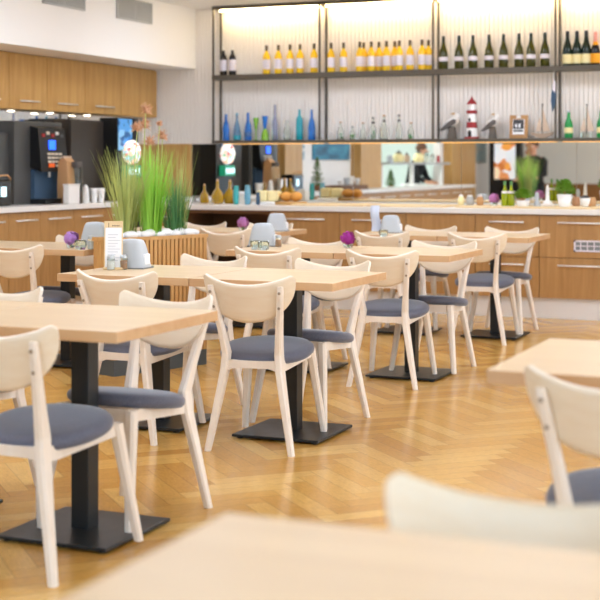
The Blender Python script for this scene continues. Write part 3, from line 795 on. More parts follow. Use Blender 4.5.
pot_shrub(-7.262, 4.85, .901, .09, .25, 'small dark conifer in the serving hatch, seen in the mirror', True, 'niche', .05, .06)
tag(MB().rbox(XL+.001, XL+.03, 6.87, 8.2, 1.36, 1.98, .003).build('wall_picture', M['sea']), 'wide blue sea painting on the white wall, seen in the mirror', 'painting')
for z0, z1, nm in ((1.36, 1.47, 'lower'), (1.5, 1.62, 'upper')):
    tag(MB().rbox(XL, XL+.02, 8.5, 8.78, z0, z1, .002).build('wall_picture', M['teal_art']), 'small teal print on the wall beside the oak pilaster, the %s of two' % nm, 'print', 'small teal prints')
tag(MB().rbox(XL, XL+.03, -.35, .4, 1.32, 1.9, .003).build('wall_picture', M['grey_art']), 'grey blue print on the wall beside the lit food display', 'print')
t = thing('serving_tray', 'brown tray of cups on the coffee counter, seen in the mirror', 'tray', (-6.95, 7.55, ZL))
MB().rbox(-.13, .13, -.5, .5, 0, .06, .01).build('tray', M['niche'], t)
for k, (yy, r, h, m) in enumerate([(7.2, .04, .09, 'white'), (7.45, .05, .12, 'white'), (7.62, .045, .1, 'plastic_grey'), (7.85, .035, .06, 'steel')]):
    c = thing('cup', ['white cup', 'tall white cup', 'pale grey cup', 'low steel cup'][k]+' standing on the brown tray by the sea painting', 'cup', (-6.93, yy, ZL+.061), 0, 'cups on the brown tray')
    MB().lathe([(r*.7, 0), (r, h*.9), (r, h), (r*.9, h)], n=16).build('cup', M[m], c)
# serving hatch shelf
t = thing('hatch_shelf', 'glass topped white shelf across the serving hatch, seen in the mirror', 'shelf', (-7.2, 4.1, .951))
MB().rbox(-.06, .22, -1.5, 1.6, .34, .375, .004).build('board', M['grille'], t)
for yy in (-1.45, .1, 1.55): MB().box(.04, .09, yy-.03, yy+.03, 0, .34).build('post', M['white'], t)
hj = [(2.9, .03, .12, 'red', 'small red bottle'), (3.25, .035, .14, 'soft_glass', 'clear tumbler'), (3.55, .04, .17, 'soft_glass', 'tall clear tumbler'), (3.95, .085, .15, 'label_cream', 'cream tureen'), (4.55, .05, .12, 'drift_pale', 'beige jar'), (4.95, .085, .14, 'label_cream', 'round cream pot'), (5.35, .05, .11, 'plastic_grey', 'grey jar')]
for k, (yy, r, h, m, nm) in enumerate(hj):
    c = thing('jar', nm+' on the serving hatch shelf, seen in the mirror', 'jar', (-7.1, yy, .951+.376), 0)
    MB().lathe([(r*.8, 0), (r, h*.2), (r, h*.75), (r*.7, h*.9), (r*.5, h)], n=16).build('body', M[m], c)
    if m in ('label_cream', 'drift_pale'): MB().lathe([(r*.62, h*.97), (r*.6, h*1.05), (.012, h*1.2), (.01, h*1.3)], n=14).build('lid', M['gull_grey'], c)
# lit food display stand
spf, rr, bb, nt_ = speckle('food picture', ['E7EBF3', 'E7EBF3', 'E9A04A', 'DDE4F0', 'C9763A', 'F0D7B8', 'E7EBF3', 'D98F5A'], 7, .4)
nt_.links.new(rr.outputs['Color'], bb.inputs['Emission Color']); bb.inputs['Emission Strength'].default_value = .55
t = thing('display_stand', 'black floor display with a lit food picture, seen in the mirror', 'display', (-6.68, .05, 0), 0)
MB().rbox(-.3, .3, -.1, .1, 0, 1.85, .01).build('cabinet', M['black'], t)
MB().box(-.2, .2, .1, .106, 1.02, 1.68).build('screen', spf, t)

# ---------------------------------------------------------------- buffet counter things
YF = 11.98
def BX(u, Y): return X_at(u, Y)
p = Proto(bottle('oil_flask', [(.05, 0), (.066, .02), (.068, .08), (.05, .13), (.02, .165), (.016, .23), (.02, .24)], M['gold_oil'], None, None, ([(.014, .24), (.012, .262)], M['kraft'])))
p.root.scale = (1, 1, 1)
for u, Y, s, l in ((204.5, 12.05, .72, 'small round flask of golden oil with a tall neck at the counter end'), (217.5, 11.95, .9, 'round flask of golden oil, second from the counter end'), (230, 12.02, .88, 'round flask of golden oil beside the teal vase')):
    p.place((BX(u, Y), Y, ZT), 0, l, 'golden oil flasks on the buffet', s)
def vase(u, mat, label, s=1):
    t = thing('vase', label, 'vase', (BX(u, 11.82), 11.82, ZT), 0, 'slim glazed vases on the buffet'); t.scale = (s, s, s)
    MB().lathe([(.022, 0), (.028, .01), (.034, .09), (.03, .15), (.026, .185), (.03, .20), (.024, .20)], n=20).build('body', M[mat], t)
vase(236, 'vase_teal', 'slim teal glazed vase beside the oil flasks', .88)
vase(247.5, 'vase_blue', 'slim blue grey glazed vase with teal rim', .92)
vase(258, 'denim', 'short dark blue vase beside the white tray', .6)
t = thing('napkin_box', 'small white box between the teal and blue vases', 'box', (BX(242, 12.0), 12.0, ZT)); MB().rbox(-.05, .05, -.06, .06, 0, .1, .008).build('body', M['stone'], t)
MB().box(-.035, .035, -.04, .04, .098, .12).build('napkins', M['paper'], t)
t = thing('serving_tray', 'white tray with bread slices on the buffet', 'tray', (BX(270, 11.95), 11.95, ZT)); MB().rbox(-.14, .14, -.1, .1, 0, .03, .01).build('tray', M['white'], t)
for k, (dx, l) in enumerate(((-.07, 'cut bread piece in the white tray, nearer the blue vase'), (.05, 'cut bread piece in the white tray, nearer the bread loaf'))):
    t = tag(MB().rbox(-.055, .055, -.05, .05, 0, .1, .02).build('bread_piece', M['label_cream'], None, (BX(270, 11.95)+dx, 11.95, ZT+.031)), l, 'bread', 'bread on the white tray')
for u, l in ((286.5, 'round golden loaf beside the white tray'), (296, 'round golden loaf nearer the reflected conifer')):
    tag(MB().ball((0, 0, 0), .062, 1, .95, .72, 16, 10, .03).build('bread_loaf', M['bread'], None, (BX(u, 11.95), 11.95, ZT+.078)), l, 'bread', 'loaves on the buffet')
t = thing('bread_board', 'low round wooden board under the golden loaves', 'board', (BX(291, 11.95), 11.95, ZT)); MB().lathe([(.15, 0), (.155, .008), (.155, .022), (.15, .03)], n=28).build('board', M['oak_warm'], t)
for k, (u0, u1, l) in enumerate(((300, 372, 'long pale wooden serving board on the buffet next to the loaves'), (376, 452, 'long pale wooden serving board in the middle of the buffet'), (462, 600, 'long pale wooden serving board under the shrub pots and oil bottles'))):
    Y = 11.9; x0, x1 = BX(u0, Y), BX(u1, Y)
    tag(MB().rbox(x0, x1, 11.68, 12.2, ZT+.001, ZT+.016, .004).build('serving_board', M['board']), l, 'board', 'serving boards on the buffet')
ZS = ZT+.017
p = Proto(bottle('oil_bottle', [(.026, 0), (.03, .01), (.03, .10), (.022, .13), (.011, .155), (.0105, .185)], plain('green oil', 'A9B81E', .1, trans=.3), M['label'], (.105, .128), ([(.012, .18), (.0125, .215)], M['grass_deep']), .0275))
p.place((BX(504.8, 11.85), 11.85, ZS), 0, 'small green oil bottle on the buffet board, nearer the purple flower', 'green oil bottles on the buffet')
p.place((BX(511.2, 11.85), 11.85, ZS), 0, 'small green oil bottle on the buffet board, nearer the white bowl', 'green oil bottles on the buffet')
t = thing('potted_shrub', 'x', 'potted plant')
bpy.data.objects.remove(t)
pot_shrub(BX(523, 11.85), 11.85, ZS, .075, .09, 'low green shrub in a wide white bowl beside the oil bottles', False, 'white', .062, .05)
pot_shrub(BX(564.5, 11.82), 11.82, ZS, .078, .12, 'round green shrub in a tapered white pot, taller of the two', False, 'white', .064, .105)
t = thing('lighthouse_figurine', 'small white lighthouse figurine on the buffet beside the shrub', 'figurine', (BX(547.5, 11.95), 11.95, ZS)); MB().lathe([(.045, 0), (.04, .04), (.018, .05), (.014, .15), (.01, .17), (.003, .185)], n=16).build('tower', M['white'], t); MB().rbox(-.06, .06, -.05, .05, -.0, .02, .006).build('base', M['stone'], t)
t = thing('bottle_figurine', 'pale blue small figurine standing beside the white lighthouse', 'figurine', (BX(537, 11.9), 11.9, ZS)); MB().lathe([(.03, 0), (.028, .03), (.014, .05), (.02, .08), (.016, .11), (.006, .12)], n=14).build('body', M['plastic_grey'], t)
t = thing('sugar_bowl', 'small white and slate bowl at the far end of the buffet board', 'bowl', (BX(585, 11.85), 11.85, ZS)); MB().lathe([(.02, 0), (.038, .025), (.045, .07), (.04, .075)], n=18).build('bowl', M['white'], t); MB().lathe([(.041, .075), (.03, .09), (.008, .1)], n=18).build('lid', M['slate'], t)
for u, r, m, l in ((461, .028, 'label_cream', 'small cream jar on the buffet near the middle board'), (470, .034, 'grille', 'small grey jar on the buffet near the middle board'), (480, .03, 'kraft', 'small brown jar beside the purple flower')):
    t = thing('jar', l, 'jar', (BX(u, 11.98), 11.98, ZS), 0, 'small jars on the buffet'); MB().lathe([(r*.8, 0), (r, .01), (r, .06), (r*.7, .075)], n=16).build('body', M[m], t); MB().lathe([(r*.72, .075), (r*.7, .09)], n=16).build('lid', M['steel'], t)
for u, m, l in ((592, 'kraft', 'small brown jar at the photo edge on the buffet'), (576, 'pepper', 'small tan jar just behind the slate bowl')):
    t = thing('jar', l, 'jar', (BX(u, 12.02), 12.02, ZS), 0, 'small jars on the buffet'); MB().lathe([(.03, 0), (.034, .01), (.034, .06), (.026, .08)], n=16).build('body', M[m], t)

# ---------------------------------------------------------------- flowers
def flower(loc, mat, label, r=.05):
    t = thing('flower_vase', label, 'flower', loc, 0, None)
    MB().lathe([(.024, 0), (.03, .01), (.034, .03), (.028, .05), (.026, .055)], n=16).build('vase', M['soft_glass'], t)
    f = MB()
    for k in range(150):
        z = random.uniform(-.75, 1); a = random.uniform(0, 2*PI); q = math.sqrt(max(0, 1-z*z)); d = Vector((q*math.cos(a), q*math.sin(a), z))
        c = d*r*random.uniform(.72, 1.0)+Vector((0, 0, .025+r*.8)); tt = d.cross(Vector((.3, .2, 1))).normalized(); w = d.cross(tt)
        s_ = r*.34
        f.add([c-tt*s_, c+w*s_*.6+d*s_*.3, c+tt*s_+d*s_*.5, c-w*s_*.6+d*s_*.2], [(0, 1, 2, 3)])
    f.ball((0, 0, .025+r*.8), r*.75, n=12, m=8)
    f.build('bloom', M[mat], t)
    MB().tube([(0, 0, .01), (0, 0, .06)], .004, 6).build('stem', M['grass_deep'], t)
TT = .766
flower((BX(494, 11.9), 11.9, ZS), 'mauve', 'purple bloom in a small vase on the buffet beside the oil bottles', .045)

# ---------------------------------------------------------------- tables
def make_table():
    t = thing('dining_table', 'x', 'table', group='square oak tables on black pedestals')
    b = MB(); b.rbox(-.36, .36, -.36, .36, TT-.037, TT, .0025)
    tp = b.build('tabletop', [M['table_wood'], M['table_edge_shade']], t)
    for p in tp.data.polygons:
        if abs(p.normal.z) < .4: p.material_index = 1
    MB().rbox(-.035, .035, -.005, .065, .02, TT-.045, .003).build('post', M['black_metal'], t)
    MB().rbox(-.222, .222, -.192, .252, .008, .021, .004).build('base_plate', M['black_metal'], t)
    MB().box(-.18, .18, -.18, .18, TT-.046, TT-.037).build('mounting_plate', M['black_metal'], t)
    for sx in (-1, 1):
        for sy in (-1, 1): MB().lathe([(.016, 0), (.016, .009)], n=10).build('glide', M['black'], t, (sx*.19, sy*.19+.03, 0))
    return t
TP = Proto(make_table())
tables = {}
def table(key, x, y, label, s=1): tables[key] = TP.place((x, y, 0), 0, label, scale=(s, s, 1)); return x, y
table('A1', -2.638, 4.22, 'pale oak square table with its whole base plate in view, in the front pair')
table('A0', -3.36, 4.22, 'pale oak square table cut by the photo edge, in the front pair')
table('B2', -2.68, 6.17, 'bare pale oak square table in the middle pair, its base plate below the middle chair')
table('B1', -3.405, 6.17, 'pale oak square table carrying the menu card, shakers and a napkin dispenser')
table('C2', -2.75, 8.17, 'pale oak square table carrying only the magenta flower')
table('C1', -3.475, 8.17, 'pale oak square table with napkin dispenser and small glasses, joined to the magenta flower table')
table('D2', -2.79, 10.28, 'pale oak square table nearest the drawer cabinets with the vent', .96)
table('D1', -3.487, 10.28, 'pale oak square table with a curled menu and napkin dispenser near the buffet', .96)
table('E1', -4.99, 7.80, 'pale oak square table carrying the lavender flower and glassware, beside the planter')
table('E0', -5.715, 7.80, 'pale oak square table at the photo edge, beyond the lavender flower table')
table('F1', -4.81, 10.22, 'pale oak square table with mauve flower, behind the planter near the dark niche')
table('F0', -5.535, 10.22, 'pale oak square table mostly hidden behind the tall grass')
table('G1', -.62, 3.89, 'pale oak square table alone at the side, a blurred chair before it')
table('H1', -.585, 1.57, 'blurred pale oak square table closest to the camera')
table('H0', .14, 1.57, 'blurred pale oak square table closest to the camera, cut by the corner')

# ---------------------------------------------------------------- chairs
def make_chair():
    t = thing('dining_chair', 'x', 'chair', group='pale wooden chairs with grey seats')
    for s in (-1, 1):
        pts = [(s*.20, -.27, 0), (s*.162, -.238, .2), (s*.132, -.21, .365), (s*.126, -.203, .44), (s*.138, -.232, .55), (s*.164, -.288, .735), (s*.166, -.293, .758)]
        sz = [(.028, .03), (.033, .042), (.034, .056), (.032, .058), (.029, .042), (.027, .028), (.024, .022)]
        MB().limb(pts, sz).build('leg', M['chair_wood'], t)
        MB().limb([(s*.20, .225, 0), (s*.172, .19, .25), (s*.155, .168, .41)], [(.028, .029), (.036, .037), (.042, .044)]).build('leg', M['chair_wood'], t)
    # seat frame
    b = MB(); h0, h1 = .358, .408
    b.prism([(-.13, h1), (-.13, h0), (-.08, h0+.016), (.08, h0+.016), (.13, h0), (.13, h1)], -.216, -.192, 'y')
    b.box(-.15, .15, .158, .18, h0+.01, h1+.004)
    for s in (-1, 1):
        x0, x1 = s*.128, s*.155
        b.add([(x0-.011, -.2, h0), (x0+.011, -.2, h0), (x1+.011, .165, h0+.012), (x1-.011, .165, h0+.012), (x0-.011, -.2, h1), (x0+.011, -.2, h1), (x1+.011, .165, h1+.004), (x1-.011, .165, h1+.004)],
              [(0,3,2,1),(4,5,6,7),(0,1,5,4),(1,2,6,5),(2,3,7,6),(3,0,4,7)])
    b.build('seat_frame', M['chair_wood'], t)
    # cushion, tilted back a little
    prof = [(.05, 0.0), (.78, .0), (.94, .004), (.99, .014), (1.0, .026), (.985, .038), (.93, .048), (.8, .054), (.5, .058), (.2, .0595), (.02, .06)]
    vs = []; fs = []; n = 40
    for q, z in prof:
        for k in range(n):
            a = 2*PI*k/n; c, s = math.cos(a), math.sin(a)
            e = .9
            x = .218*q*math.copysign(abs(c)**e, c); y = .2*q*math.copysign(abs(s)**e, s)
            x *= 1+.03*(y/.21)
            vs.append((x, y-.01, .398+z+.035*(y/.42)))
    for i in range(len(prof)-1):
        for k in range(n):
            a = i*n+k; c = i*n+(k+1) % n; fs.append((a, c, c+n, a+n))
    fs.append(tuple(range(len(vs)-n, len(vs)))); fs.append(tuple(reversed(range(n))))
    b = MB(); b.add(vs, fs, True); b.build('seat', M['grey_fabric'], t)
    # backrest: bent half-moon ply
    NS, NH = 40, 12; R = .34; SW = .24; tk = .011
    def surf(s_, z, off):
        ang = s_/R
        cx, cy = R*math.sin(ang), R*(1-math.cos(ang))-R*(1-math.cos(.167/R))
        ln = -.203-(z-.44)*.29
        return (cx-off*math.sin(ang), ln+.024+cy+off*math.cos(ang), z+off*.3)
    def bounds(s_):
        q = abs(s_)/SW
        topz = .762+.048*q**2.0; bot = .588+.2*(1-math.sqrt(max(0, 1-q**2.1)))
        if q > .9: topz -= .022*((q-.9)/.1)**2
        bot = min(bot, topz-.004)
        return bot, topz
    vs = []; fs = []; mi = []
    for side in (0, 1):
        for i in range(NS+1):
            s_ = SW*math.sin(PI/2*(2*i/NS-1)); bo, to = bounds(s_)
            for j in range(NH+1): vs.append(surf(s_, bo+(to-bo)*j/NH, tk*side))
    o2 = (NS+1)*(NH+1)
    for i in range(NS):
        for j in range(NH):
            a = i*(NH+1)+j; fs.append((a, a+NH+1, a+NH+2, a+1)); fs.append((o2+a, o2+a+1, o2+a+NH+2, o2+a+NH+1))
    b = MB(); b.add(vs, fs, True)
    b.cur = 1; ef = []
    for i in range(NS):
        for j in (0, NH): a = i*(NH+1)+j; c = a+NH+1; ef.append((a, c, c+o2, a+o2))
    for j in range(NH):
        for i in (0, NS): a = i*(NH+1)+j; ef.append((a, a+1, a+1+o2, a+o2))
    for f in ef: b.f.append(f); b.sm.append(False); b.mi.append(1)
    bk = b.build('backrest', [M['back_wood'], M['edge_lit']], t)
    for s in (-1, 1):
        for z in (.66, .73):
            o = MB().lathe([(.007, 0), (.006, .003)], n=10).build('bolt', M['bolt'], t)
            yl = -.232-(z-.55)*.30; xx = s*(.14+(z-.54)*.125)
            o.location = (xx, yl-.02+.002, z); o.rotation_euler.x = PI/2+.0
    return t
CP = Proto(make_chair())
TILT = math.atan(.021/.5)
def chair(x, y, rz, label, tilt=True):
    """x,y = point on floor midway between rear feet; rz=0 faces +Y"""
    R = Matrix.Rotation(rz, 3, 'Z')
    off = R @ Vector((0, .27, 0))
    z = 0.27*math.sin(TILT) if tilt else 0
    return CP.place((x+off.x, y+off.y, z), rz, label, rx=0) if not tilt else _tilt(x+off.x, y+off.y, z, rz, label)
def _tilt(x, y, z, rz, label):
    o = CP.place((x, y, z), rz, label)
    o.rotation_mode = 'XYZ'; o.rotation_euler = (TILT, 0, rz); return o
F = PI
chair(-2.59, 3.675, -.04, 'pale wooden chair seen from behind at the front, its foot on the large base plate')
chair(-2.595, 4.76, F-.12, 'pale wooden chair facing the camera behind the front table, grey seat below the tabletop')
chair(-3.28, 3.7, .0, 'pale wooden chair at the photo edge, only its seat rim in view')
chair(-3.39, 4.8, F-.05, 'pale wooden chair facing the camera, curved backrest over the front table seam')
chair(-2.677, 5.695, .09, 'pale wooden chair seen from behind in the middle, grey seat fully in view')
chair(-2.70, 6.76, F-.08, 'pale wooden chair facing the camera at the bare table behind the middle chair')
chair(-3.36, 5.69, .0, 'pale wooden chair seen from behind at the table with the menu card')
chair(-3.44, 6.86, F-.14, 'pale wooden chair facing the camera behind the table with the menu card')
chair(-2.75, 7.66, .08, 'pale wooden chair seen from behind at the magenta flower table')
chair(-2.70, 8.71, F+.03, 'pale wooden chair facing the camera at the magenta flower table')
chair(-3.47, 7.64, .0, 'pale wooden chair seen from behind in front of the napkin dispenser and glasses')
chair(-3.58, 8.70, F, 'pale wooden chair facing the camera behind the napkin dispenser and glasses')
chair(-2.79, 9.80, .05, 'pale wooden chair seen from behind at the table nearest the vent drawers')
chair(-2.80, 10.83, F, 'pale wooden chair facing the camera at the table nearest the vent drawers')
chair(-3.52, 9.80, .0, 'pale wooden chair seen from behind below the curled menu')
chair(-3.47, 10.83, F, 'pale wooden chair facing the camera by the table with the curled menu')
chair(-5.06, 7.32, .0, 'pale wooden chair seen from behind at the lavender flower table by the photo edge')
chair(-5.2, 8.35, F, 'pale wooden chair facing the camera behind the lavender flower')
chair(-4.78, 9.74, .02, 'pale wooden chair seen from behind at the mauve flower table')
chair(-4.88, 10.78, F, 'pale wooden chair facing the camera behind the far napkin dispenser')
chair(-5.5, 10.78, F, 'pale wooden chair facing the camera, beside the planter in front of the dark niche')
chair(-.63, 3.41, .0, 'blurred pale wooden chair seen from behind at the table on the side')
chair(-.535, 2.12, F, 'very blurred pale wooden chair facing the nearest table')

# ---------------------------------------------------------------- table settings
def dispenser_part(t):
    """napkin dispenser: rounded body tapering upwards, front slot"""
    vs = []; fs = []; n = 32
    prof = [(0, 1.0), (.008, 1.0), (.02, .97), (.06, .88), (.10, .78), (.125, .70), (.14, .62), (.147, .5), (.15, .2)]
    for z, q in prof:
        for k in range(n):
            a = 2*PI*k/n; c, s_ = math.cos(a), math.sin(a); e = .42
            vs.append((.094*q*math.copysign(abs(c)**e, c), .066*q*math.copysign(abs(s_)**e, s_), z))
    for i in range(len(prof)-1):
        for k in range(n):
            a = i*n+k; c = i*n+(k+1) % n; fs.append((a, c, c+n, a+n))
    fs.append(tuple(range(len(vs)-n, len(vs)))); fs.append(tuple(reversed(range(n))))
    b = MB(); b.add(vs, fs, True); b.build('housing', M['plastic_grey'], t)
    MB().rbox(.07, .092, -.03, .03, .02, .075, .006).build('napkins', M['paper'], t)
    MB().rbox(-.096, .096, -.068, .068, 0, .007, .003).build('foot', M['grille_dark'], t)
t = thing('napkin_dispenser', 'x', 'napkin dispenser'); dispenser_part(t)
NP = Proto(t)
def TXY(u, v):
    t_ = 1400*(CAM_Z-TT)/(v-164); xc = (u-300)*t_/1400
    return (-SN*t_+CS*xc, CS*t_+SN*xc)
def put(u, v): x, y = TXY(u, v); return (x, y, TT)
G = 'grey napkin dispensers'
NP.place(put(131.5, 268), .1, 'pale grey napkin dispenser beside the wooden menu card', G)
NP.place(put(263, 246), .3, 'pale grey napkin dispenser with small glasses at its foot', G)
NP.place((X_at(277, 10.2), 10.2, TT), .2, 'pale grey napkin dispenser on the far table with mauve flower', G, .95)
NP.place((X_at(391, 10.28), 10.28, TT), .1, 'pale grey napkin dispenser beside the curled menu near the buffet', G, .92)
NP.place((X_at(95, 8.02), 8.02, TT), .3, 'pale grey napkin dispenser on the lavender flower table', G)
# menu card
x, y = TXY(110, 270)
t = thing('menu_card', 'upright wooden menu card with a white sheet on the oak table', 'menu', (x, y+.03, TT), .35)
bd = MB().rbox(-.047, .047, 0, .008, 0, .245, .002).build('board', M['board'], t); bd.rotation_euler.x = -.06
MB().box(-.041, .042, -.0015, 0, .01, .212).build('sheet', M['paper'], bd)
sq = MB()
for k in range(9): sq.tube([(-.006+.0042*k, -.001, .218+.004*(k % 2)), (-.004+.0042*k, -.001, .226-.003*(k % 2))], .0016, 5)
sq.build('heading_script', M['ink'], bd)
MB().box(-.026, -.023, -.0015, 0, .213, .236).build('heading_rule', M['ink'], bd)
ls = MB()
for k in range(11): ls.box(-.028, .012+.012*((k*7) % 3), -.0022, -.0015, .03+.0145*k, .0325+.0145*k)
ls.build('text_lines', M['fade'], bd)
MB().rbox(-.05, .05, -.02, .03, 0, .012, .003).build('foot', M['board'], t)
def shaker(u, v, mat, label, s=1):
    x, y = TXY(u, v); t = thing('shaker', label, 'shaker', (x, y, TT), 0, 'salt and pepper shakers'); t.scale = (s, s, s)
    MB().lathe([(.018, 0), (.021, .008), (.02, .055), (.017, .06)], n=14).build('glass', M['soft_glass'], t)
    MB().lathe([(.015, .004), (.0165, .045)], n=12).build('filling', M[mat], t)
    MB().lathe([(.0185, .058), (.019, .07), (.014, .076)], n=14).build('cap', M['cap'], t)
shaker(111, 270, 'salt', 'white salt shaker in front of the wooden menu card')
shaker(123.5, 269.5, 'pepper', 'brown spice shaker between the menu card and napkin dispenser')
shaker(91, 249, 'salt', 'white salt shaker beside the lavender flower', 1.1)
shaker(278.5, 247, 'pepper', 'spice shaker beside the napkin dispenser with small glasses')
def tumbler(u, v, label, s=1):
    x, y = TXY(u, v); t = thing('small_glass', label, 'glass', (x, y, TT), 0, 'small glasses on the tables'); t.scale = (s, s, s)
    MB().lathe([(.028, 0), (.036, .02), (.037, .045), (.034, .055), (.03, .05), (.03, .015)], n=18).build('bowl', M['soft_glass'], t)
tumbler(80.5, 249.5, 'low clear glass bowl beside the lavender flower', 1.05)
tumbler(256, 249.5, 'low clear glass at the foot of the napkin dispenser'); tumbler(263.5, 250, 'low clear glass in front of the napkin dispenser')
tumbler(383.5, 236.5, 'low clear glass beside the curled menu near the buffet', .9)
x, y = TXY(348, 248); flower((x, y, TT), 'magenta', 'round magenta flower in a tiny glass vase on the oak table', .044)
x, y = TXY(71.5, 248); flower((x, y, TT), 'lavender', 'round lavender flower in a tiny glass vase near the planter', .044)
flower((X_at(243, 10.2), 10.2, TT), 'mauve', 'round mauve flower on the far table by the dark niche', .044)
# curled menu
x = X_at(375.5, 10.3)
t = thing('menu_card', 'curled pale blue paper menu standing near the buffet', 'menu', (x, 10.3, TT), .35)
b = MB(); vs = []; fs = []
for side in (0, .003):
    for k in range(13):
        z = .21*k/12; yo = .012*math.sin(k/12*2*PI)
        vs += [(-.035+yo*.6, yo+side, z), (.035+yo*.6, yo+side, z)]
for s_ in (0, 26):
    for k in range(12): a = s_+2*k; fs.append((a, a+1, a+3, a+2))
for k in range(12):
    for j in (0, 1): a = 2*k+j; fs.append((a, a+2, a+28, a+26))
b.add(vs, fs, True); b.build('sheet', plain('pale blue paper', 'D4DDF0', .7), t)
MB().rbox(-.045, .045, -.02, .03, 0, .008, .002).build('foot', M['board'], t)

# ---------------------------------------------------------------- planter with grasses
A = Vector((-4.40, 7.42, 0)); d = Vector((.36, .93, 0)).normalized(); nrm = Vector((-d.y, d.x, 0))
ang = math.atan2(d.y, d.x)
PL, PD, PH = .76, .20, .846
t = thing('planter', 'slatted larch planter box filled with white pebbles and tall grass', 'planter', (A.x, A.y, 0), ang)
# local x along d, y along nrm (left)
MB().box(.015, PL-.015, .015, PD-.015, .10, PH-.06).build('box', M['oak_dark'], t)
b = MB(); n = 22
for k in range(n):
    xx = PL*(k+.5)/n; b.box(xx-.012, xx+.012, -.004, .015, .1, PH-.02); b.box(xx-.012, xx+.012, PD-.015, PD+.004, .1, PH-.02)
m_ = 7
for k in range(m_):
    yy = PD*(k+.5)/m_; b.box(-.004, .015, yy-.012, yy+.012, .1, PH-.02); b.box(PL-.015, PL+.004, yy-.012, yy+.012, .1, PH-.02)
b.build('slats', M['slat'], t)
b = MB(); b.box(-.008, PL+.008, -.008, .02, PH-.022, PH).box(-.008, PL+.008, PD-.02, PD+.008, PH-.022, PH).box(-.008, .02, .02, PD-.02, PH-.022, PH).box(PL-.02, PL+.008, .02, PD-.02, PH-.022, PH)
b.build('rim', M['slat'], t)
MB().box(.0, PL, .0, PD, 0, .1).build('plinth', M['dark_grey'], t)
def pl(lx, ly, z): q = A+d*lx+nrm*ly; return (q.x, q.y, z)
pbl = ['at the near corner', 'second from the near corner', 'third from the near corner', 'in front of the olive grass', 'under the olive grass', 'between olive and lime grass', 'in front of the lime grass', 'under the lime grass', 'between lime and deep green grass', 'in front of the deep green grass', 'near the far corner', 'at the far corner']
for k in range(12):
    lx = .05+.66*k/11; ly = .05 if k % 2 == 0 else .075
    r = random.uniform(.034, .05)
    o = MB().ball((0, 0, 0), r, 1.25, .8, .62, 12, 8, .05).build('pebble', M['pebble'], None, pl(lx, ly, PH-.016+r*.62), ang+random.uniform(-.5, .5))
    tag(o, 'white pebble on top of the slatted planter, '+pbl[k], 'stone', 'white pebbles in the planter')
def grass(lx, ly, n, h, spread, mat, label):
    q = pl(lx, ly, PH-.062); t = thing('ornamental_grass', label, 'grass plant', q, 0)
    b = MB()
    for k in range(n):
        a = random.uniform(0, 2*PI); r0 = random.uniform(0, .05); L = h*random.uniform(.55, 1.05); lean = random.uniform(0, spread)**1.0
        base = Vector((r0*math.cos(a)*1.3, r0*math.sin(a), 0)); out = Vector((math.cos(a), math.sin(a), 0)); side = Vector((-math.sin(a+.6), math.cos(a+.6), 0))
        w = random.uniform(.0025, .0048); vs = []; fs = []
        S = 5
        for i in range(S+1):
            q_ = i/S; p_ = base+out*(lean*L*(q_**1.7))+Vector((0, 0, L*(q_-.12*lean*q_*q_))); ww = w*(1-q_*.85)
            vs += [p_-side*ww, p_+side*ww]
        for i in range(S): fs.append((2*i, 2*i+1, 2*i+3, 2*i+2))
        b.add(vs, fs)
    b.build('blades', M[mat], t)
    MB().lathe([(.06, 0), (.05, .03), (.02, .05)], n=12).build('root_ball', M['oak_dark'], t)
grass(.17, .10, 330, .62, .33, 'grass_olive', 'olive green ornamental grass clump at the near end of the planter')
grass(.38, .10, 380, .62, .3, 'grass_lime', 'bright lime green ornamental grass clump in the middle of the planter')
grass(.58, .10, 260, .42, .3, 'grass_deep', 'deep green ornamental grass clump at the far end of the planter')
grass(.62, .13, 90, .62, .22, 'grass_olive', 'thin yellowish grass tuft rising behind the deep green clump')
def thistle(lx, u, v, label, r=.04):
    bx, by, bz = pl(lx, .12, PH-.06)
    # head on the planter's centre line depth
    Y = by; X = X_at(u, Y); z = Z_at(v, X, Y)
    t = thing('dried_thistle', label, 'dried flower', (bx, by, bz), 0, 'dried thistles above the grass')
    dx, dz = X-bx, z-bz
    MB().tube([(0, 0, 0), (dx*.3, 0, dz*.4), (dx*.75, 0, dz*.8), (dx, 0, dz)], .0025, 6).build('stem', M['grass_olive'], t)
    b = MB(); c = Vector((dx, 0, dz)); b.ball(c, r*.45, 1, 1, 1.15, 12, 8, .1)
    for k in range(90):
        th = random.uniform(0, 2*PI); zz = random.uniform(-.7, 1); q = math.sqrt(1-zz*zz); dd = Vector((q*math.cos(th), q*math.sin(th), zz)); e = dd.orthogonal().normalized()*.003
        L = r*random.uniform(1.0, 1.6); b.add([c+dd*r*.4-e, c+dd*r*.4+e, c+dd*L], [(0, 1, 2)])
    b.build('head', M['thistle'], t)
thistle(.30, 146, 110, 'dried pinkish thistle rising highest above the grass')
thistle(.22, 137.5, 128, 'dried thistle head leaning towards the tall dark cooler')
thistle(.32, 145, 125, 'dried thistle head just below the highest one')
thistle(.42, 159.5, 124, 'small dried thistle head nearest the ribbed wall', .02)
thistle(.46, 162.5, 136, 'dried thistle head over the far end of the lime grass')
thistle(.36, 149.5, 142, 'lowest dried thistle head in the middle of the grass')

